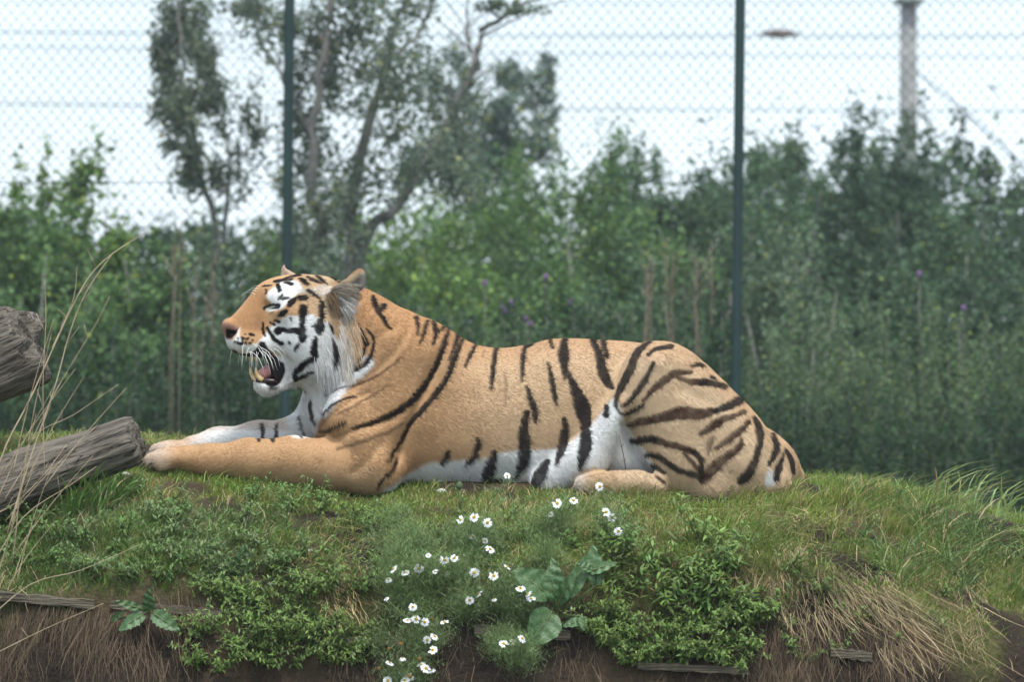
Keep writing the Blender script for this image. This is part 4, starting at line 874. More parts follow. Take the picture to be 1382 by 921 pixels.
fur_o = obj('fur', cu, m_hair, tiger); fur_o['kind'] = 'stuff'
scene.cycles_curves.shape = 'RIBBONS'
# ---- mouth, eyes, whiskers, claws
def lathe_tooth(p0, p1, r, bend):
    mb = MB(); p0, p1 = Vector(p0), Vector(p1); pts_, rad = [], []
    for i in range(7):
        t = i / 6; pts_.append(p0.lerp(p1, t) + Vector(bend) * math.sin(t * math.pi) * 1.0); rad.append(r * (1 - t) ** 0.6 + 0.0004)
    mb.tube(pts_, rad, 8); return mb
def hw_(x, y, w): return Vector(t2w(hl(x, y, w))[0]) - tiger.location
m_tooth = noise_mat('tooth_enamel', lin(205, 160, 105), lin(230, 205, 160), 60, 0.35, 0.5)
m_tongue = noise_mat('tongue', lin(190, 120, 118), lin(214, 150, 146), 120, 0.4, 0.5, bump=0.3)
m_gum = noise_mat('gum', lin(36, 26, 28), lin(60, 40, 42), 60, 0.3, 0.5)
m_eye = noise_mat('eye', lin(20, 16, 12), lin(60, 44, 18), 80, 0.12, 0.6)
m_wh = noise_mat('whisker', lin(235, 235, 235), lin(250, 250, 250), 20, 0.4, 0.4)
m_claw = noise_mat('claw', lin(60, 55, 50), lin(120, 112, 102), 40, 0.35, 0.5)
for w, dx in ((-11, 0), (12, -1)):
    lathe_tooth(hw_(348 + dx, 513, w), hw_(339 + dx, 495, w), 0.0102, (-0.006, 0, -0.003)).build('lower_canine', m_tooth, tiger)
    lathe_tooth(hw_(338 + dx, 477, w * 1.05), hw_(341 + dx, 489, w * 1.05), 0.008, (-0.002, 0, 0)).build('upper_canine', m_tooth, tiger)
for w in (-5, -2, 1.5, 5): lathe_tooth(hw_(340, 514, w), hw_(337.5, 507.5, w), 0.004, (0, 0, 0)).build('incisor', m_tooth, tiger)
mb = MB(); mb.tube([hw_(392, 500, 1), hw_(374, 499, 1), hw_(360, 501, 0), hw_(351, 506, 0), hw_(346, 511, 0)], [0.012, 0.021, 0.023, 0.019, 0.008], 12)
tg = mb.build('tongue', m_tongue, tiger)
mb = MB(); mb.tube([hw_(376, 514, -18), hw_(360, 514, -15), hw_(346, 513, -11), hw_(340, 513.5, 0), hw_(346, 513, 11), hw_(360, 514, 15), hw_(376, 514, 18)], [0.008] * 7, 8); mb.build('gum', m_gum, tiger)
for sgn in (-1, 1):
    mb = MB(); mb.tube([hw_(356, 417.0, sgn * 29), hw_(361, 415.6, sgn * 31.5), hw_(367, 413.9, sgn * 33), hw_(372, 412.4, sgn * 33.5)], [0.003, 0.0075, 0.0075, 0.003], 10); mb.build('eye', m_eye, tiger)
r_ = random.Random(5)
for i in range(30):
    sgn = -1 if i % 3 else 1; fwd = i % 2
    sx = 318 + r_.uniform(0, 30); sy = 462 + r_.uniform(0, 13)
    if fwd:                     # long ones swept back and drooping
        ex_, ey_ = sx + r_.uniform(14, 36), sy + r_.uniform(16, 38)
    else:                       # short ones hanging over the lip
        ex_, ey_ = sx + r_.uniform(-10, 10), sy + r_.uniform(18, 34)
    p = []
    for t in (0, 0.25, 0.5, 0.75, 1.0):
        p.append(hw_(sx + (ex_ - sx) * (1 - (1 - t) ** 1.7), sy + (ey_ - sy) * t ** 1.5 - 3 * math.sin(t * 3.1), sgn * (24 + (18 if fwd else 8) * t)))
    mb = MB(); mb.tube(p, [0.0009, 0.0008, 0.0007, 0.0005, 0.0002], 4); mb.build('whisker', m_wh, tiger)
for i in range(4):
    p = [hw_(352 - 3 * i + t * -(17 + 2 * i), 393 + 3 * i - 9 * math.sin(t * 2.6) - t * 2 + 8 * t * t, -14 + 24 * t) for t in (0, 0.33, 0.66, 1.0)]
    mb = MB(); mb.tube(p, [0.0005, 0.00045, 0.00035, 0.00015], 4); mb.build('whisker', m_wh, tiger)
for (x, y, d) in [(213, 622, -96), (203, 623, -81), (201, 623, -66), (209, 622, -53), (205, 613, 42), (197, 614, 55), (196, 614, 68), (779, 655, -126), (773, 655, -113), (772, 655, -100)]:
    p0, p1, p2 = (Vector(t2w(v)[0]) - tiger.location for v in ((x + 3, y - 2, d), (x - 3, y + 1, d), (x - 6, y + 7, d)))
    mb = MB(); mb.tube([p0, p1, p2], [0.006, 0.005, 0.001], 6); mb.build('claw', m_claw, tiger)
# ================================================================ LOGS, PLANKS AND PLANTS ON THE BANK
def ground_at(px, py, y0=-1.3, y1=0.7):
    """where the sight line through a photo pixel first meets the bank"""
    Ys = np.linspace(y0, y1, 401); s = S * (14 + Ys) / 14; X = (px - 691) * s; Z = CAMZ + (460.5 - py) * s
    h = np.nonzero(hz(X, Ys) >= Z)[0]; i = h[0] if len(h) else len(Ys) - 1
    return Vector((X[i], Ys[i], float(hz(X[i], Ys[i]))))
m_grass = attr_mat('grass_blade', 0.5, 0.3, 0.30)
m_straw = attr_mat('straw', 0.7, 0.25, 0.15)
def blades(name, root, h, lean, width, cols, mat, parent=None, K=2, droop=0.35, bend=1.6, loc=None, wob=0.0):
    """grass blades: K segments and a pointed tip, one mesh"""
    n = len(root); root = np.asarray(root, float); h = np.broadcast_to(h, n); width = np.broadcast_to(width, n)
    lean = np.asarray(lean, float); ph = rng.uniform(0, 6.28, n)
    sd = np.stack([np.cos(ph), np.sin(ph) * 0.6, rng.normal(0, 0.15, n)], 1)
    V = []
    for k in range(K + 1):
        t = k / K
        p = root.copy(); p[:, 2] += h * (t - droop * t * t); p[:, :2] += lean * (h * t ** bend)[:, None]
        if wob: p[:, 0] += wob * np.abs(h) * np.sin(ph + t * 4.2) * t; p[:, 1] -= wob * np.abs(h) * .4 * np.cos(ph * 1.7 + t * 3.5) * t
        w = width * (1 - t ** 2 * 0.75) * 0.5
        if k < K: V += [p - sd * w[:, None], p + sd * w[:, None]]
        else: V.append(p)
    m = 2 * K + 1; V = np.stack(V, 1)
    b = np.arange(n)[:, None] * m
    q = np.concatenate([b + np.array([[2 * k, 2 * k + 1, 2 * k + 3, 2 * k + 2]]) for k in range(K - 1)]) if K > 1 else None
    t3 = b + np.array([[2 * K - 2, 2 * K - 1, 2 * K]])
    if loc is not None: V = V - np.array(loc)
    me = mesh_np(name, V.reshape(-1, 3), q, t3); vcol(me, np.repeat(cols, m, 0))
    return obj(name, me, mat, parent)
def jit(c, n, v=0.25): return np.clip(np.array(c) * (1.62, 1.55, 1.2) * rng.uniform(1 - v, 1 + v, (n, 1)) * (1 + rng.normal(0, .06, (n, 3))), .004, .7)
G_TURF, G_FRESH, G_BLUE, G_STRAW, G_ROOT = (0.110, 0.150, 0.034), (0.085, 0.150, 0.036), (0.080, 0.130, 0.054), (0.27, 0.22, 0.15), (0.125, 0.085, 0.068)
# ---- logs
m_log = noise_mat('weathered_log', (0.036, 0.029, 0.023), (0.215, 0.185, 0.155), 7, 0.95, 0.1, 1.0, 10, (0.7, 5, 5), c3=(0.125, 0.108, 0.09), bscale=14)
nt = m_log.node_tree; tcl = nt.nodes.new('ShaderNodeTexCoord'); mpl = nt.nodes.new('ShaderNodeMapping'); mpl.inputs['Scale'].default_value = (0.9, 8, 8)
nl_ = nt.nodes.new('ShaderNodeTexNoise'); nl_.inputs['Scale'].default_value = 3.0; nl_.inputs['Detail'].default_value = 5; nl_.inputs['Distortion'].default_value = 0.5
rl = nt.nodes.new('ShaderNodeValToRGB'); rl.color_ramp.elements[0].position = 0.46; rl.color_ramp.elements[0].color = (1, 1, 1, 1); rl.color_ramp.elements[1].position = 0.54; rl.color_ramp.elements[1].color = (1, 1, 1, 1)
for ps, cv in ((0.485, 0.85), (0.497, 0.12), (0.503, 0.12), (0.515, 0.85)): e_ = rl.color_ramp.elements.new(ps); e_.color = (cv, cv, cv, 1)
mml = nt.nodes.new('ShaderNodeMixRGB'); mml.blend_type = 'MULTIPLY'; mml.inputs['Fac'].default_value = 0.9
src = nt.nodes['Principled BSDF'].inputs['Base Color'].links[0].from_socket
nt.links.new(tcl.outputs['Object'], mpl.inputs['Vector']); nt.links.new(mpl.outputs['Vector'], nl_.inputs['Vector']); nt.links.new(nl_.outputs['Fac'], rl.inputs['Fac'])
nt.links.new(src, mml.inputs['Color1']); nt.links.new(rl.outputs['Color'], mml.inputs['Color2']); nt.links.new(mml.outputs['Color'], nt.nodes['Principled BSDF'].inputs['Base Color'])
def log(name, p0, p1, r0, r1, label, seed, chip=0.0, knots=(), bevel=0.0):
    r = np.random.default_rng(seed); p0, p1 = Vector(p0), Vector(p1); ax = (p1 - p0); L = ax.length; NA, NL = 56, 46
    a = np.linspace(0, 2 * np.pi, NA, endpoint=False); V = []
    cracks = [(r.uniform(0, 6.28), r.uniform(0.03, 0.06), r.uniform(0.06, 0.17), r.uniform(-.5, .5)) for _ in range(9)]
    for j in range(NL):
        t = j / (NL - 1); rad = (r0 + (r1 - r0) * t) * (1 + 0.16 * (fbm(np.cos(a) * 1.3 + 5, np.sin(a) * 1.3 + seed, t * 3, seed, 3) - .5) * 2)
        for (ca, cw, cd, tw) in cracks:
            d = (a - ca - tw * t + np.pi) % (2 * np.pi) - np.pi; rad = rad * (1 - cd * np.exp(-(d / cw) ** 2) * (0.35 + 0.65 * float(fbm(t * 4, ca, 0, seed, 2))))
        for (kt, ka, kr) in knots:
            d = (a - ka + np.pi) % (2 * np.pi) - np.pi; rad = rad * (1 + kr * np.exp(-(d / .5) ** 2 - ((t - kt) / .07) ** 2))
        rad = rad * (1 + 0.12 * (fbm(np.cos(a) * 7, np.sin(a) * 7, t * 1.2, seed + 3, 3) - .5))
        xx = np.full(NA, t * L)
        if j == NL - 1: xx = xx + chip * (fbm(np.cos(a) * 1.4, np.sin(a) * 1.4, 2, seed + 9, 3) - .5) * r1 * 2; rad = rad * 0.955
        if j >= NL - 6: xx = xx + bevel * np.cos(a) * rad * ((j - NL + 6) / 5.0)
        V.append(np.stack([xx, np.cos(a) * rad, np.sin(a) * rad], 1))
    for q in (0.7, 0.4, 0.0):                       # sawn or broken end, split by cracks
        e = V[NL - 1].copy(); e[:, 1:] *= q; e[:, 0] = e[:, 0].mean() * (1 - q) + e[:, 0] * q + 0.02 * r1 * r.normal(0, 1, NA) * (q > 0) + r1 * 0.05
        V.append(e)
    V = np.concatenate(V); i = np.arange((NL + 3) * NA).reshape(NL + 3, NA); j2 = np.roll(i, -1, 1)
    Qd = np.stack([i[:-1], j2[:-1], j2[1:], i[1:]], -1).reshape(-1, 4)[:, ::-1]
    me = mesh_np(name, V, Qd); me.materials.append(m_log)
    o = obj(name, me, None); o.location = p0; o.rotation_euler = ax.to_track_quat('X', 'Z').to_euler(); tag(o, label, 'log'); return o
log('log', at(-190, 730, -0.74), at(184, 593, -0.40), .094, .084, 'weathered grey log lying on the grass in front of the tiger\'s paws', 4, 0.35, ((.6, 1.2, .12),), 0.5)
log('log', at(-330, 640, 0.35), at(44, 462, 0.12), .150, .140, 'thick grey log with a cracked broken end, raised above the other log', 9, 0.7, ((0.93, 2.2, .18),))
log('log', at(-260, 700, 0.55), at(-235, 590, 0.42), .17, .15, 'upright grey stump propping the thick cracked log', 14, 0.5)
# ---- retaining planks
m_plank = noise_mat('old_plank', (0.07, 0.058, 0.045), (0.20, 0.17, 0.13), 7, 0.95, 0.1, 0.8, 8, (0.5, 4, 9), bscale=16)
for (x0, y0, x1, y1, th, lab) in [(-90, 800, 128, 817, 11, 'long grey plank holding the bank above the hanging roots'), (150, 816, 300, 832, 10, 'dark plank behind the serrated leaves'), (452, 866, 540, 871, 10, 'short plank end showing left of the daisies'),
                                  (640, 852, 770, 860, 12, 'brown plank under the broad dock leaf'), (1120, 880, 1176, 888, 12, 'broken plank stub in the straw of the slump'), (860, 905, 1010, 912, 9, 'low dark plank under the right weeds')]:
    a, b = ground_at(x0, y0), ground_at(x1, y1); a.y -= .012; b.y -= .012; d = (b - a); hgt = th * S * .95; mb = MB(); n = 14
    for (o, sc) in ((0, 1),):
        V = []; 
        for k in range(n + 1):
            t = k / n; c = a.lerp(b, t); w1 = hgt * (0.5 + 0.08 * math.sin(k * 1.7 + x0)); 
            V += [c + Vector((0, -.018, w1)), c + Vector((0, .03, w1 * 1.05)), c + Vector((0, .03, -w1)), c + Vector((0, -.016, -w1))]
        fs_ = [(4 * k + i, 4 * k + (i + 1) % 4, 4 * k + 4 + (i + 1) % 4, 4 * k + 4 + i) for k in range(n) for i in range(4)] + [(3, 2, 1, 0), (4 * n, 4 * n + 1, 4 * n + 2, 4 * n + 3)]
        mb.add(V, fs_)
    tag(mb.build('plank', m_plank, smooth=False), lab, 'plank', 'planks holding up the bank')
# ---- turf: too many blades to count
N = 200000
X = rng.uniform(-1.95, 1.95, N); Y = np.where(rng.random(N) < 0.8, rng.uniform(-0.97, 0.1, N), rng.uniform(0.1, 0.8, N))
den = np.clip(1.05 - bare(X, Y), 0.0, 1) * (0.35 + 0.9 * fbm(X * 4, Y * 5, 0, 91, 3))
k = rng.random(N) < den; X, Y = X[k], Y[k]; n = len(X)
pn = fbm(X * 2.2 + 7, Y * 3, 0, 95, 3); pxx = X / S + 691
h = rng.gamma(4, 0.0072, n) * (0.55 + 0.9 * fbm(X * 3, Y * 3, 0, 93, 3)) * np.where(Y < -.6, 1.5, 1)
cols = jit(G_TURF, n, .35); m_ = rng.random(n) < (0.05 + 0.45 * smooth01(.48, .66, pn)); cols[m_] = jit(G_STRAW, int(m_.sum()), .35)
m_ = (rng.random(n) < .35); cols[m_] = jit(G_FRESH, int(m_.sum()), .3)
m_ = (Y < -0.5) & (pxx < 430); cols[m_] *= np.array((.75, .9, 1.05))
ln_ = rng.normal(0, .55, (n, 2)); ln_[:, 0] += .15
t_o = blades('turf', np.stack([X, Y, hz(X, Y) - .004], 1), h, ln_, rng.uniform(.0022, .0042, n), cols, m_grass)
tag(t_o, 'short patchy green and straw-coloured turf covering the bank', 'grass', kind='stuff')
# ---- lying straw, draped dead grass and hanging roots
def strands(name, label, boxes, colr, kind='straw', w=(.0016, .0032), clump=.92):
    R, Lh, Ln, Cc = [], [], [], []
    for (x0, x1, y0, y1, n, l0, l1, dx, dy, spread, up) in boxes:
        P = []
        gx_ = np.linspace(x0, x1, 14); gy_ = np.linspace(y0, y1, 7); tab = {}
        for a_ in gx_:
            for b_ in gy_: P.append(ground_at(a_, b_))
        P = np.array([tuple(p) for p in P]).reshape(14, 7, 3)
        u, v = rng.uniform(0, 12.99, n), rng.uniform(0, 5.99, n); ui, vi = u.astype(int), v.astype(int); fu, fv = (u - ui)[:, None], (v - vi)[:, None]
        p = (P[ui, vi] * (1 - fu) + P[ui + 1, vi] * fu) * (1 - fv) + (P[ui, vi + 1] * (1 - fu) + P[ui + 1, vi + 1] * fu) * fv
        p[:, 2] = np.maximum(p[:, 2], hz(p[:, 0], p[:, 1])) + rng.uniform(0, .012, n); p[:, 1] -= rng.uniform(0, .015, n)
        cl = fbm(p[:, 0] * 9, p[:, 2] * 5 + p[:, 1] * 4, 0, 131, 3); kp = rng.random(n) < smooth01(.36, .62, cl) * clump + (1 - clump); p = p[kp]; n = len(p)
        dx = dx + (fbm(p[:, 0] * 7, p[:, 2] * 3, 0, 137, 2) - .5) * .9
        l = rng.uniform(l0, l1, n) * rng.uniform(.5, 1, n); R.append(p); upr = up + rng.normal(0, .16, n); upr = np.where(np.abs(upr) < .03, .03, upr); Lh.append(l * upr); Ln.append(np.stack([(dx + rng.normal(0, spread, n)), (dy + rng.normal(0, spread * .5, n))], 1) / upr[:, None]); Cc.append(jit(colr, n, .55) * (0.55 + 0.9 * fbm(p[:, 0] * 12, p[:, 2] * 12, 0, 139, 2))[:, None])
    R, Lh, Ln, Cc = np.concatenate(R), np.concatenate(Lh), np.concatenate(Ln), np.concatenate(Cc)
    o = blades(name, R, Lh, Ln, rng.uniform(*w, len(R)), Cc, m_straw, None, 5, 0.1, 1.1, wob=0.10)
    tag(o, label, 'roots' if 'root' in name else 'straw', kind='stuff')
strands('lying_straw', 'pale dry straw scattered on the worn turf', [(880, 1040, 668, 705, 420, .05, .14, .5, -.3, .6, .05), (1020, 1130, 690, 740, 420, .06, .16, .6, -.4, .5, -.05), (380, 520, 725, 790, 520, .04, .10, .1, -.4, .6, -.22), (580, 720, 665, 730, 200, .03, .08, 0, -.2, .8, .06), (820, 880, 665, 700, 160, .04, .1, .5, -.2, .6, .08), (420, 510, 780, 860, 420, .05, .12, .1, -.5, .4, -.6)], G_STRAW)
strands('draped_straw', 'long dead grass draped down the slumped edge of the bank', [(1040, 1090, 740, 775, 420, .16, .38, .45, -.50, .14, -.62), (1050, 1200, 765, 840, 700, .10, .28, .5, -.45, .2, -.55), (1180, 1330, 770, 890, 700, .10, .26, .4, -.4, .3, -.6), (990, 1060, 715, 800, 420, .08, .2, .1, -.45, .3, -.7), (0, 120, 740, 800, 320, .1, .2, .3, -.5, .5, -.4), (560, 720, 730, 800, 160, .06, .14, .1, -.5, .4, -.5)], (0.19, 0.155, 0.115))
strands('hanging_roots', 'fine brown roots hanging from the undercut bank', [(-30, 270, 806, 860, 1250, .10, .30, .02, -.52, .16, -1.0), (-30, 270, 830, 915, 1000, .06, .2, .05, -.5, .22, -.95), (-30, 260, 815, 910, 500, .05, .18, .2, -.5, .5, -.8), (1000, 1290, 840, 915, 1300, .08, .22, .1, -.5, .25, -.9), (440, 1000, 850, 915, 1000, .06, .15, .05, -.5, .3, -.9), (240, 480, 780, 900, 600, .05, .14, .05, -.5, .3, -.9)], (0.072, 0.052, 0.042), w=(.0009, .0028))
# ---- grass tufts, each its own clump
LOOSE = []
def tuft(px, py, n, h0, h1, lean, w, col, label, group, name='grass_tuft', K=4, droop=.35, rad=.03, spread=.35, straw=.06):
    g = ground_at(px, py); a = rng.uniform(0, 6.28, n); rr_ = rad * np.sqrt(rng.random(n)); R = np.stack([g.x + np.cos(a) * rr_, g.y + np.sin(a) * rr_, np.zeros(n)], 1); R[:, 2] = hz(R[:, 0], R[:, 1]) - .008
    L = rng.normal(0, spread, (n, 2)) + np.array(lean); c = jit(col, n, .3); m_ = rng.random(n) < straw; c[m_] = jit(G_STRAW, int(m_.sum()), .3)
    if label is None:                       # too small to pick apart: gathered into one mass of short tufts
        LOOSE.append((R, rng.uniform(h0, h1, n), L, rng.uniform(.6, 1.2, n) * w, c)); return None
    o = blades(name, R, rng.uniform(h0, h1, n), L, rng.uniform(.6, 1.2, n) * w, c, m_grass, None, K, droop, 1.8, loc=g); o.location = g
    tag(o, label, 'grass tuft', group); return o
q = random.Random(12)
for i in range(30):
    px = q.uniform(1150, 1400); py = 668 + (px - 1150) * .16 + q.uniform(-6, 120)
    tuft(px, py, q.randint(24, 44), .05, q.uniform(.14, .28), (q.uniform(-.2, .8), -.1), .0055, G_BLUE if i % 3 else (0.095, 0.15, 0.05), 'long blue-green grass tuft blown over at the low end of the bank', 'blown grass tufts at the low end of the bank', droop=.4, spread=.7, straw=.12, rad=.06)
for (px, py, hh2) in ((1290, 668, .30), (1330, 682, .30), (1240, 660, .24), (1370, 694, .30), (1310, 690, .26), (1350, 700, .24), (1265, 676, .22), (1390, 700, .32)):
    tuft(px, py, 9, hh2 * .7, hh2 * 1.25, (0.55, -.1), .0105, (0.15, 0.205, 0.10), 'tall broad-bladed grass arching against the dark nettles', 'tall arching grasses', droop=.45, spread=.3)
for i in range(26):
    px = q.uniform(1060, 1260); py = 664 + q.uniform(0, 60)
    tuft(px, py, 40, .03, .12, (0.25, -.1), .0036, (0.13, 0.165, 0.045), 'yellow-green grass tuft beside the tiger\'s rump', 'tufts by the tiger\'s rump', straw=.2)
for (px, py, hh2) in ((112, 690, .26), (128, 702, .22), (146, 690, .20), (96, 700, .2), (164, 680, .17), (180, 668, .12)):
    tuft(px, py, 26, hh2 * .5, hh2, (0.15, -.1), .0085, (0.06, 0.115, 0.035), 'dark broad-bladed grass growing up in front of the lower log', 'broad grasses in front of the lower log', droop=.25, spread=.4)
for i in range(66):
    px = q.uniform(20, 400); py = q.uniform(680, 800)
    tuft(px, py, q.randint(20, 50), .03, q.uniform(.08, .17), (q.uniform(-.3, .4), -.2), q.uniform(.003, .0055), ((0.062, 0.112, 0.038), (0.085, 0.13, 0.05), (0.10, 0.15, 0.036))[i % 3], 'lush dark grass tuft on the slope below the lower log', 'lush tufts below the lower log', droop=.55)
for i in range(70):
    px = q.uniform(230, 1120); py = q.uniform(662, 735)
    tuft(px, py, 26, .025, .085, (0.1, -.1), .0034, G_TURF if i % 3 else G_FRESH, None, None, K=3, straw=.2, rad=.035)
for i in range(16):
    px = q.uniform(215, 330); tuft(px, q.uniform(578, 592), 22, .03, .09, (0, 0), .003, (0.13, .19, .07), 'pale grass tuft on the crest beyond the tiger\'s paws', 'tufts on the crest beyond the paws', K=3)
for i in range(22):
    px = q.uniform(830, 1080); tuft(px, q.uniform(660, 676), 34, .03, .11, (0.3, -.1), .0032, (0.13, 0.165, 0.05), 'straw-flecked tuft against the tiger\'s hind leg', 'tufts against the hind leg', K=3, straw=.3)
for i in range(60):
    px = q.uniform(240, 1080); tuft(px, np.interp(px, [240, 330, 480, 780, 1080], [640, 652, 668, 664, 660]) + q.uniform(-2, 6), 24, .015, .05, (0.1, -.1), .003, G_TURF if i % 2 else G_FRESH, None, None, K=3, straw=.25, rad=.04)
tag(blades('short_tufts', *[np.concatenate([t[k] for t in LOOSE]) for k in range(5)], m_grass, None, 3, .35, 1.8), 'short fresh tufts of grass standing up out of the turf round the tiger', 'grass', kind='stuff')
# ---- leafy weeds
m_weed = attr_mat('weed_leaf', 0.5, 0.35, 0.22)
m_stem = noise_mat('green_stem', (0.07, 0.10, 0.035), (0.13, 0.16, 0.06), 20, 0.6, 0.3)
def leaf_mesh(name, base, d, up, L, W, cols, parent, loc, mat):
    """lance-shaped leaves folded along the midrib: 6 points each"""
    n = len(base); s_ = np.cross(d, up); s_ /= np.linalg.norm(s_, axis=1)[:, None] + 1e-9; up = np.cross(s_, d)
    L = np.broadcast_to(L, n)[:, None]; W = np.broadcast_to(W, n)[:, None] * .5
    V = np.stack([base, base + d * L * .35 + s_ * W + up * W * .35, base + d * L * .35 - s_ * W + up * W * .35, base + d * L * .72 + s_ * W * .7 + up * W * .2 - up * L * .03, base + d * L * .72 - s_ * W * .7 + up * W * .2 - up * L * .03, base + d * L - up * L * .12], 1)
    b = np.arange(n)[:, None] * 6
    me = mesh_np(name, (V - np.array(loc)).reshape(-1, 3), b + np.array([[1, 2, 4, 3]]), np.concatenate([b + np.array([[0, 2, 1]]), b + np.array([[3, 4, 5]])])); vcol(me, np.repeat(cols, 6, 0))
    return obj(name, me, mat, parent)
def weed(px, py, ns, H, sprawl, lsz, asp, col, label, group, per=16, lean=(0, -.25), name='weed', cat='weed'):
    g = ground_at(px, py); root = empty(name, g); tag(root, label, cat, group); mb = MB(); B, Dv, Ls = [], [], []
    for k in range(ns):
        a = rng.uniform(0, 6.28); e = np.array((math.cos(a) * sprawl + lean[0], math.sin(a) * sprawl * .6 + lean[1], rng.uniform(.5, 1.0))) * H * rng.uniform(.6, 1.1)
        T = np.linspace(0, 1, 6)[:, None]; C_ = e * T; C_[:, 2] = e[2] * (T[:, 0] * 1.25 - .45 * T[:, 0] ** 2 * sprawl * 1.2)
        C_ += rng.normal(0, .006, C_.shape) * T
        mb.tube([tuple(c) for c in C_], [.0022, .002, .0018, .0015, .0012, .0007], 4)
        t = rng.uniform(.12, 1, per); ci = t * 4.999; i0 = ci.astype(int); p = C_[i0] + (C_[i0 + 1] - C_[i0]) * (ci - i0)[:, None]
        ax = e / np.linalg.norm(e); d = rng.normal(0, 1, (per, 3)); d -= ax * (d @ ax)[:, None] * .75; d[:, 2] += .25; d[:, 1] -= .15; d /= np.linalg.norm(d, axis=1)[:, None]
        B.append(p); Dv.append(d); Ls.append(lsz * rng.uniform(.5, 1.15, per) * (1.15 - .5 * t))
    B, Dv, Ls = np.concatenate(B), np.concatenate(Dv), np.concatenate(Ls); upv = np.tile((0, -.3, 1.0), (len(B), 1)) + rng.normal(0, .25, (len(B), 3))
    leaf_mesh('foliage', B, Dv, upv, Ls, Ls * asp, jit(col, len(B), .42), root, (0, 0, 0), m_weed)
    mb.build('stem', m_stem, root); return root
W1, W2, W3 = (0.066, 0.122, 0.040), (0.086, 0.142, 0.042), (0.080, 0.126, 0.058)
for i in range(36):
    px = q.uniform(70, 430); py = q.uniform(672, 800) - max(0, (px - 300) * .1)
    weed(px, py, q.randint(5, 8), q.uniform(.08, .16), .8, .028, .28, W1 if i % 2 else W3, 'fine-leaved green weed in the lush patch below the lower log', 'weeds in the lush patch', 18, name='vetch', cat='vetch')
for i in range(48):
    px = q.uniform(262, 490); py = q.uniform(800, 915)
    weed(px, py, q.randint(5, 8), q.uniform(.09, .17), .9, .024, .32, W2, 'small-leaved knotgrass sprawling over the dark bank left of the daisies', 'knotgrass left of the daisies', 22, (0, -.5), 'knotgrass', 'knotgrass')
for i in range(34):
    px = q.uniform(780, 1060); tuft(px, q.uniform(690, 800), 26, .04, .14, (q.uniform(-.3, .5), -.2), .004, (0.09, 0.14, 0.04) if i % 2 else (0.13, 0.15, 0.06), 'loose grass tuft between the upright weeds', 'loose tufts between the upright weeds', droop=.5, spread=.5, straw=.25)
for i in range(24):
    px = q.uniform(800, 1040); py = q.uniform(735, 850)
    weed(px, py, q.randint(4, 7), q.uniform(.12, .22), .5, .042, .28, W2 if i % 3 else W1, 'upright leafy weed on the bank right of the dock leaves', 'upright weeds right of the dock', 18)
for i in range(38):
    px = q.uniform(790, 1030); py = q.uniform(830, 915)
    weed(px, py, q.randint(5, 8), q.uniform(.09, .15), 1.0, .026, .34, W2, 'low small-leaved weed hanging down the bank below the upright weeds', 'hanging weeds on the right bank', 20, (0, -.5))
for i in range(44):
    px = q.uniform(430, 860); py = q.uniform(690, 790)
    weed(px, py, q.randint(4, 6), q.uniform(.06, .13), .8, .025, .30, W1 if i % 2 else W2, 'small green weed among the daisies on the slope', 'small weeds among the daisies', 14)
for i in range(24):
    px = q.uniform(1060, 1382); py = q.uniform(720, 900)
    weed(px, py, q.randint(3, 6), q.uniform(.05, .12), .7, .022, .30, W2, 'scattered green weed in the straw of the slumped bank', 'weeds on the slumped bank', 12)
for i in range(20):
    px = q.uniform(0, 110); py = q.uniform(690, 790)
    weed(px, py, 6, q.uniform(.06, .12), .8, .022, .34, W1, 'dark low weed under the left end of the lower log', 'weeds under the lower log', 16)
for i in range(64):
    px = q.uniform(300, 1180); tuft(px, q.uniform(715, 800), q.randint(16, 34), .05, q.uniform(.12, .22), (q.uniform(-.3, .5), -.45), q.uniform(.003, .005), ((0.10, 0.15, 0.04), (0.075, 0.125, 0.045), (0.13, 0.155, 0.06))[i % 3], 'ragged grass tuft spilling over the front edge of the bank', 'ragged tufts along the front edge', droop=.75, spread=.55, straw=.2, rad=.04)
# one tall seeding goosefoot against the thigh, a thistle in bud, thin bare stems
weed(985, 672, 3, .16, .16, .014, .5, (0.16, 0.20, 0.13), 'pale seeding goosefoot standing against the tiger\'s thigh', None, 60, (0, -.03), 'goosefoot', 'plant')
weed(898, 470 + 195, 3, .10, .3, .02, .4, W3, 'small grey-green weed by the tiger\'s hind foot', None, 20)
m_bud = noise_mat('thistle_bud', (0.05, 0.08, 0.04), (0.10, 0.13, 0.07), 60, .8, .2)
g = ground_at(620, 700); th_ = empty('thistle', g); tag(th_, 'young thistle with one green bud in front of the tiger\'s belly', 'thistle')
e = at(620, 656, g.y) - g; mb = MB(); mb.tube([(0, 0, 0), (.004, 0, e.z * .5), tuple(e)], [.005, .005, .004], 6); mb.build('stem', m_stem, th_)
mb = MB(); mb.tube([e + Vector((0, 0, z)) for z in (-.012, -.004, .006, .014)], [.006, .0115, .011, .004], 9); mb.build('bud', m_bud, th_)
for k in range(7):
    d = Vector((math.cos(k * 2.4), math.sin(k * 2.4) * .5, .25)).normalized(); b0 = np.array([tuple(e * (.15 + .11 * k))])
    leaf_mesh('leaf', b0, np.array([tuple(d)]), np.array([(0, 0, 1.0)]), .06 - .004 * k, .016, jit(W3, 1), th_, (0, 0, 0), m_weed)
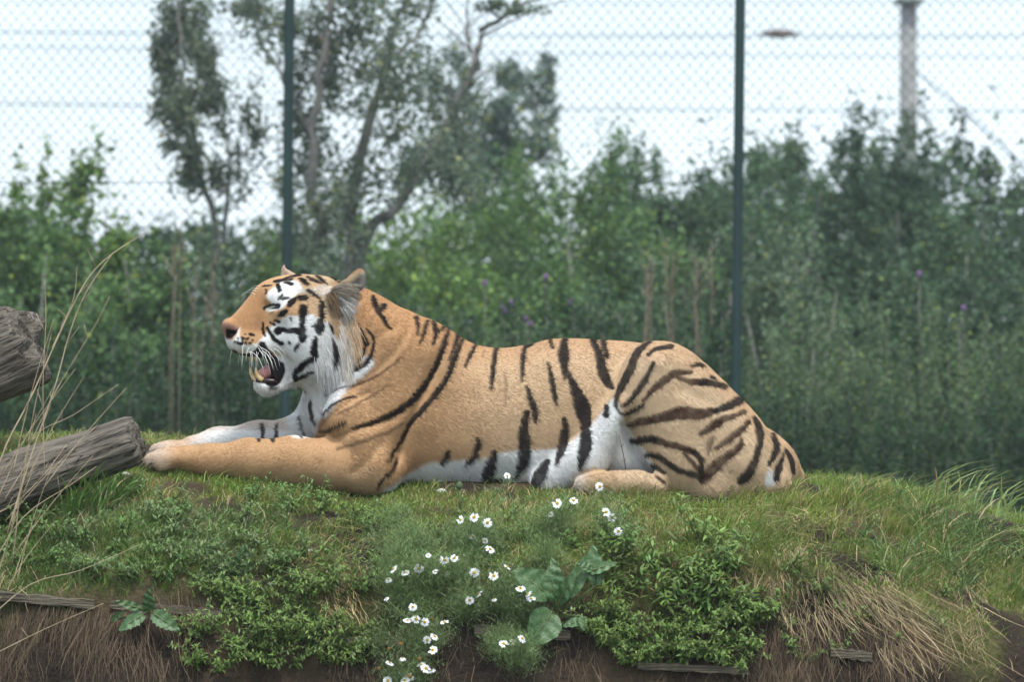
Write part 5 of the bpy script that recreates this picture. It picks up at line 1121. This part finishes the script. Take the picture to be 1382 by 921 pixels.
for (x0, y0, x1, y1, lab) in ((845, 668, 836, 588, 'thin dark bare stem standing before the tiger\'s hind foot'), (812, 668, 806, 610, 'thin green stem left of the dark bare stem')):
    g = ground_at(x0, y0); e = at(x1, y1, g.y); mb = MB(); mb.tube([g, g.lerp(e, .5) + Vector((.008, 0, 0)), e], [.0022, .0018, .0008], 5)
    for t in (.35, .55, .8): mb.tube([g.lerp(e, t), g.lerp(e, t) + Vector((.012, 0, .012))], [.001, .0005], 4)
    tag(mb.build('bare_stem', noise_mat('stem_dark', (.03, .028, .02), (.06, .05, .03), 20)), lab, 'stem')
# ---- dock: broad leaves, each its own piece
m_dock = noise_mat('dock_leaf', (0.045, 0.105, 0.035), (0.085, 0.150, 0.055), 22, 0.45, 0.45, 0.25, c3=(0.062, 0.125, 0.045))
def big_leaf(root, b, t, wpx, curl=.15, toward=.02, tilt=0.25, serr=0):
    """one veined leaf from base pixel b to tip pixel t, with a real blade curve; (x,y) photo px at root depth"""
    Y0 = root.location.y; B = at(*b, Y0 - .03); Tq = at(*t, Y0 - .03 - toward); d = Tq - B; L = d.length; d.normalize()
    side = d.cross(Vector((0, -1, tilt))).normalized(); nrm_ = side.cross(d).normalized()
    if nrm_.y > 0: nrm_ = -nrm_
    w = wpx * S; NL, NW = 14, 6; V = []
    for i in range(NL + 1):
        u = i / NL; ww = w * .5 * (math.sin(math.pi * min(1, (u * .93 + .05)) ** .72) ** .8) * (1 + (.28 * (i % 2) if serr else 0.03 * math.sin(i * 2.1)))
        for j in range(-NW // 2, NW // 2 + 1):
            v = j / (NW / 2); p = B + d * (u * L) + side * (v * ww) + nrm_ * (abs(v) * ww * .28 - curl * L * (u - .45) ** 2 + .004 * math.sin(u * 22 + v * 3))
            V.append(p - root.location)
    k = NW + 1; fs_ = [(i * k + j, i * k + j + 1, (i + 1) * k + j + 1, (i + 1) * k + j) for i in range(NL) for j in range(NW)]
    mb = MB(); mb.add(V, fs_); o = mb.build('leaf', m_dock, root)
    r0 = MB(); r0.tube([Vector((0, -.004, 0)), B - root.location, B - root.location + d * L * .5 - nrm_ * .0 + nrm_ * .002, B - root.location + d * L * .9 - nrm_ * (curl * L * .2)], [.004, .0032, .0018, .0006], 5); r0.build('midrib', m_stem, o)
    return o
g = ground_at(752, 830); g.y -= .05; dock = empty('dock', g); tag(dock, 'dock with broad dark green leaves beside the daisies', 'plant')
for b, t, w, cu_, tw, ti in (((742, 804), (694, 770), 40, .15, .03, .5), ((745, 826), (716, 872), 44, .2, .04, -.2), ((750, 812), (742, 764), 26, .2, .0, .2), ((753, 816), (776, 772), 18, .35, .03, .2), ((757, 800), (744, 752), 16, .2, -.02, .2), ((766, 806), (800, 742), 22, .2, -.02, .2), ((796, 772), (832, 760), 16, .2, .02, .6), ((800, 770), (779, 762), 12, .2, .02, .6), ((786, 838), (760, 846), 13, .2, .03, .5), ((786, 832), (788, 852), 12, .2, .03, 0), ((805, 790), (800, 735), 22, .1, -.02, .2)):
    big_leaf(dock, b, t, w, cu_, tw, ti)
g = ground_at(322, 775); dk = empty('dock', g); tag(dk, 'small dock seedling with two bright upright leaves on the bare soil', 'plant')
for b, t, w in (((322, 770), (332, 734), 19), ((320, 772), (302, 755), 14), ((324, 772), (346, 762), 9)): big_leaf(dk, b, t, w, .1, .01, .3)
g = ground_at(200, 828); g.y -= .03; ro = empty('thistle_rosette', g); tag(ro, 'small rosette of toothed leaves growing over the plank', 'plant')
for b, t, w in (((201, 826), (200, 796), 15), ((206, 828), (242, 852), 19), ((194, 829), (160, 852), 16), ((190, 822), (155, 812), 10), ((150, 838), (168, 826), 8)): big_leaf(ro, b, t, w, .15, .03, .3, serr=1)
# ---- mayweed daisies
m_pet = noise_mat('daisy_petal', lin(214, 216, 222), lin(232, 233, 238), 40, .6, .2)
m_disc = noise_mat('daisy_disc', lin(196, 148, 24), lin(228, 186, 50), 400, .8, .1, .6)
m_spent = noise_mat('spent_disc', lin(120, 84, 44), lin(158, 116, 62), 300, .9, .1, .6)
def daisy_meshes(seed, droop, npet=13):
    r = random.Random(seed); R = 1.0; mb = MB()
    for k in range(npet):
        if r.random() < .06: continue
        a = 2 * math.pi * k / npet + r.uniform(-.08, .08); d = Vector((math.cos(a), math.sin(a), 0)); s_ = Vector((-d.y, d.x, 0)); dz = droop + r.uniform(-.12, .12); l = r.uniform(.88, 1.05)
        P = lambda u, v, w: d * (u * l) + s_ * (v * .19) + Vector((0, 0, -dz * (u - .25) ** 2 + w))
        mb.add([P(.25, -.45, 0), P(.25, .45, 0), P(.6, 1, .03), P(.6, 0, -.01), P(.6, -1, .03), P(.95, .7, .02), P(.95, -.7, .02), P(1.02, 0, 0)], [(0, 1, 2, 3), (0, 3, 4), (3, 2, 5, 7), (4, 3, 7, 6)])
    pm = mb.mesh('flower', True, (m_pet,)); mb = MB()
    mb.tube([(0, 0, -.10), (0, 0, .06), (0, 0, .16), (0, 0, .22)], [.26, .34, .25, .08], 10); dm = mb.mesh('disc', True, (m_disc,)); dm2 = mb.mesh('disc', True, (m_spent,)); return pm, dm, dm2
DM = [daisy_meshes(j, d_) for j, d_ in enumerate((.15, .35, .05, .9, 1.6))]
FL = [(735, 68), (1110, 112), (937, 180), (1004, 168), (910, 224), (1135, 215), (1158, 238), (1185, 293), (545, 246), (600, 236), (655, 258), (595, 315), (645, 332), (665, 366), (480, 410), (520, 402), (415, 390), (275, 447), (320, 461), (377, 444), (443, 457), (484, 463), (600, 462), (680, 474), (735, 438), (252, 488), (245, 569), (620, 548), (582, 573), (682, 568), (788, 525), (785, 567), (820, 550), (832, 567), (352, 600), (330, 655), (365, 650), (400, 662), (480, 662), (410, 735), (440, 720), (433, 775), (258, 828), (310, 808), (385, 835), (405, 850), (425, 858), (720, 750), (760, 742), (795, 728), (340, 885), (250, 900), (320, 898)]
SMALL = {0, 4, 11, 12, 16, 20, 21, 25, 26, 29, 43}
SPENT = [(302, 750), (255, 770), (380, 812), (375, 868), (215, 850), (430, 650), (340, 882)]
MAY = [((545, 925), 'mayweed with a dense knot of daisies at the foot of the bank'), ((575, 880), 'mayweed with clustered daisies above the short plank end'), ((620, 830), 'feathery mayweed holding daisies in the middle of the slope'), ((545, 800), 'mayweed with a row of small daisies at the left of the patch'), ((640, 745), 'mayweed with flat daisies topmost on the slope below the belly'), ((690, 830), 'mayweed with daisies leaning over the broad dock leaf'), ((705, 905), 'mayweed with three daisies hanging over the dark gap'), ((755, 730), 'mayweed with two upright daisies near the hind paw'), ((840, 735), 'thin mayweed with daisies in the dry straw'), ((615, 790), 'feathery mayweed in the thick of the daisy patch')]
flw = [(440 + x / 3.004, 620 + y / 3.004, 0 if i not in SMALL else 1) for i, (x, y) in enumerate(FL)] + [(440 + x / 3.004, 620 + y / 3.004, 2) for x, y in SPENT]
roots_ = []
for (p, lab) in MAY:
    g = ground_at(*p); g.y -= .02; o = empty('mayweed', g); tag(o, lab, 'daisy plant', 'mayweed daisies on the bank'); roots_.append((p, o, MB(), []))
for i, (fx, fy, kd) in enumerate(flw):
    j = min(range(len(roots_)), key=lambda k: math.hypot(roots_[k][0][0] - fx, (roots_[k][0][1] - 35 - fy) * .8) + (200 if roots_[k][0][1] < fy + 12 else 0))
    p, o, mb, tips = roots_[j]; Yf = o.location.y - q.uniform(.03, .12); gq = ground_at(fx, fy); Yf = min(Yf, gq.y - .03)
    e = at(fx, fy, Yf) - o.location
    mid = e * .5 + Vector((q.uniform(-.015, .015), -.01, .02)); mb.tube([(q.uniform(-.01, .01), 0, 0), mid, e], [.0016, .0014, .0012], 5); tips.append(e)
    pm, dm, dm2 = DM[3 if kd == 1 and i % 2 else i % 3] if kd < 2 else DM[4]
    R_ = (.0152 if kd == 0 else .0108 if kd == 1 else .010) * q.uniform(.9, 1.12)
    f = bpy.data.objects.new('flower', pm if kd < 2 else dm2); COL.objects.link(f); f.parent = o; f.location = e; f.scale = (R_,) * 3 if kd < 2 else (R_ * 1.9,) * 3
    f.rotation_euler = (math.radians(q.uniform(22, 62)), math.radians(q.uniform(-28, 28)), q.uniform(0, 6.28))
    f.rotation_euler = (Matrix.Rotation(math.radians(q.uniform(-50, 50)), 3, 'Y') @ Matrix.Rotation(math.radians(q.uniform(10, 80)), 3, 'X') @ Matrix.Rotation(q.uniform(0, 6.28), 3, 'Z')).to_euler()
    if kd < 2:
        d = bpy.data.objects.new('disc', dm); COL.objects.link(d); d.parent = f
for (p, o, mb, tips) in roots_:
    mb.build('stem', m_stem, o); n = 2400
    T = np.array([tuple(t) for t in (tips or [Vector((0, -.03, .1))])]); k = rng.integers(0, len(T), n); t = rng.uniform(.1, .98, n)[:, None]
    P = T[k] * t + rng.normal(0, 1, (n, 3)) * np.array((.030, .02, .022)); 
    blades('foliage', P, rng.uniform(.008, .024, n), rng.normal(0, 1.2, (n, 2)), .0014, jit((0.105, 0.16, 0.08), n, .35), m_weed, o, 2, .2, 1.2)
# loose feathery fill between the daisies
for i in range(40):
    px, py = q.uniform(505, 760), q.uniform(715, 900); g = ground_at(px, py); n = 800; o = empty('mayweed', g); tag(o, 'flowerless feathery mayweed filling the daisy patch', 'daisy plant', 'flowerless mayweed in the daisy patch')
    P = rng.normal(0, 1, (n, 3)) * np.array((.030, .018, .028)) + np.array((0, -.03, .04)); blades('foliage', P, rng.uniform(.008, .024, n), rng.normal(0, 1.2, (n, 2)), .0014, jit((0.105, 0.16, 0.076), n, .35), m_weed, o, 2, .2, 1.2)
    mb = MB(); mb.tube([(0, 0, 0), (0, -.02, .04), (.01, -.03, .08)], [.002, .0016, .001], 5); mb.build('stem', m_stem, o)
# ---- tall dry stalks in front, left
m_dry2 = noise_mat('dry_stalk', (0.26, 0.20, 0.125), (0.42, 0.34, 0.23), 24, 0.8, 0.2)
for pl, w, lab in (([(-10, 735), (0, 625), (45, 530), (104, 401), (140, 352), (196, 314)], 4.2, 'longest dry stalk crossing in front of both logs'), ([(10, 720), (42, 616), (73, 526), (94, 450), (116, 395), (150, 345)], 3.6, 'dry stalk running beside the longest one'), ([(20, 740), (38, 602), (100, 560), (160, 519)], 2.0, 'thin dry side stem bending over the lower log'),
                   ([(60, 640), (58, 520), (62, 430), (60, 380)], 1.8, 'thin upright dry stem before the thick log\'s broken end'), ([(40, 600), (80, 520), (128, 440), (148, 400)], 1.8, 'thin dry stem leaning right above the lower log'), ([(-20, 780), (30, 700), (95, 655), (130, 630)], 2.6, 'dry stalk lying over the left end of the lower log'),
                   ([(-30, 850), (40, 790), (110, 770), (190, 735)], 2.8, 'dry stalk lying along the bank above the plank'), ([(-20, 700), (20, 680), (60, 640), (90, 600)], 2.6, 'short dry stalk in the bundle by the lower log'), ([(-10, 800), (14, 720), (36, 655), (60, 600)], 2.4, 'steep dry stalk in the bundle by the lower log'), ([(-20, 890), (60, 850), (140, 815)], 2.2, 'dry stalk hanging across the root curtain'), ([(70, 470), (84, 440), (100, 400), (104, 360)], 1.6, 'short dry twig rising beside the tallest stalks')):
    P = [at(x, y, -1.25 + .05 * k) for k, (x, y) in enumerate(pl)]; P2 = spline([tuple(p) for p in P], 4, False); mb = MB()
    mb.tube([tuple(p) for p in P2], list(np.linspace(w, w * .45, len(P2)) * S * .29), 5)
    for k in range(3, len(P2) - 2, 4):
        p = Vector(P2[k]); mb.tube([p, p + Vector((q.uniform(-.03, .05), 0, q.uniform(.02, .07)))], [.0014, .0005], 4)
    tag(mb.build('dry_stalk', m_dry2), lab, 'stalk', 'dry stalks at the left of the bank')
for i in range(14):
    x0 = q.uniform(-10, 70); y0 = q.uniform(640, 800); L_ = q.uniform(90, 230); an = math.radians(q.uniform(45, 85)); x1, y1 = x0 + math.cos(an) * L_, y0 - math.sin(an) * L_
    P = [at(x0, y0, -1.2), at((x0 + x1) / 2 - 4, (y0 + y1) / 2, -1.15), at(x1, y1, -1.1)]; mb = MB(); P2 = spline([tuple(p) for p in P], 4, False)
    mb.tube([tuple(p) for p in P2], list(np.linspace(1.5, .5, len(P2)) * S * .45), 4); tag(mb.build('dry_stalk', m_dry2), 'hair-thin dry stem in the bundle before the two logs', 'stalk', 'hair-thin dry stems before the logs')
# a few pale pebbles and scraps on the turf
m_peb = noise_mat('pebble', (.35, .33, .30), (.6, .58, .55), 30, .9, .1)
for k, (px, py, r0) in enumerate(((596, 666, 7), (1008, 672, 5), (170, 643, 6), (418, 745, 4), (365, 793, 4))):
    g = ground_at(px, py); mb = MB(); rr_ = r0 * S; mb.tube([g + Vector((t * rr_, 0, .25 * rr_ + .1 * rr_ * math.sin(t * 5))) for t in (-1, -.6, 0, .6, 1)], [.15 * rr_, .5 * rr_, .62 * rr_, .45 * rr_, .1 * rr_], 8)
    tag(mb.build('stone', m_peb), ['pale pinkish stone in front of the tiger\'s belly', 'white pebble in the turf before the rump', 'pale stone between the log and the paw', 'pale chip on the bare edge above the soil', 'small white chip lying on the dark soil'][k], 'stone')
# ================================================================ THIN SUMMER HAZE
hb = MB(); hb.box((0, 42, 4.5), (140, 130, 12.0))
m_haze = bpy.data.materials.new('haze'); m_haze.use_nodes = True; nt = m_haze.node_tree; nt.nodes.clear()
ho = nt.nodes.new('ShaderNodeOutputMaterial'); pv = nt.nodes.new('ShaderNodeVolumePrincipled'); pv.inputs['Density'].default_value = 0.0009; pv.inputs['Color'].default_value = (0.93, 0.96, 1.0, 1); pv.inputs['Anisotropy'].default_value = 0.3
nt.links.new(pv.outputs['Volume'], ho.inputs['Volume'])
tag(hb.build('haze', m_haze, smooth=False), 'thin pale summer haze between the fence and the far mast', 'haze', kind='stuff')
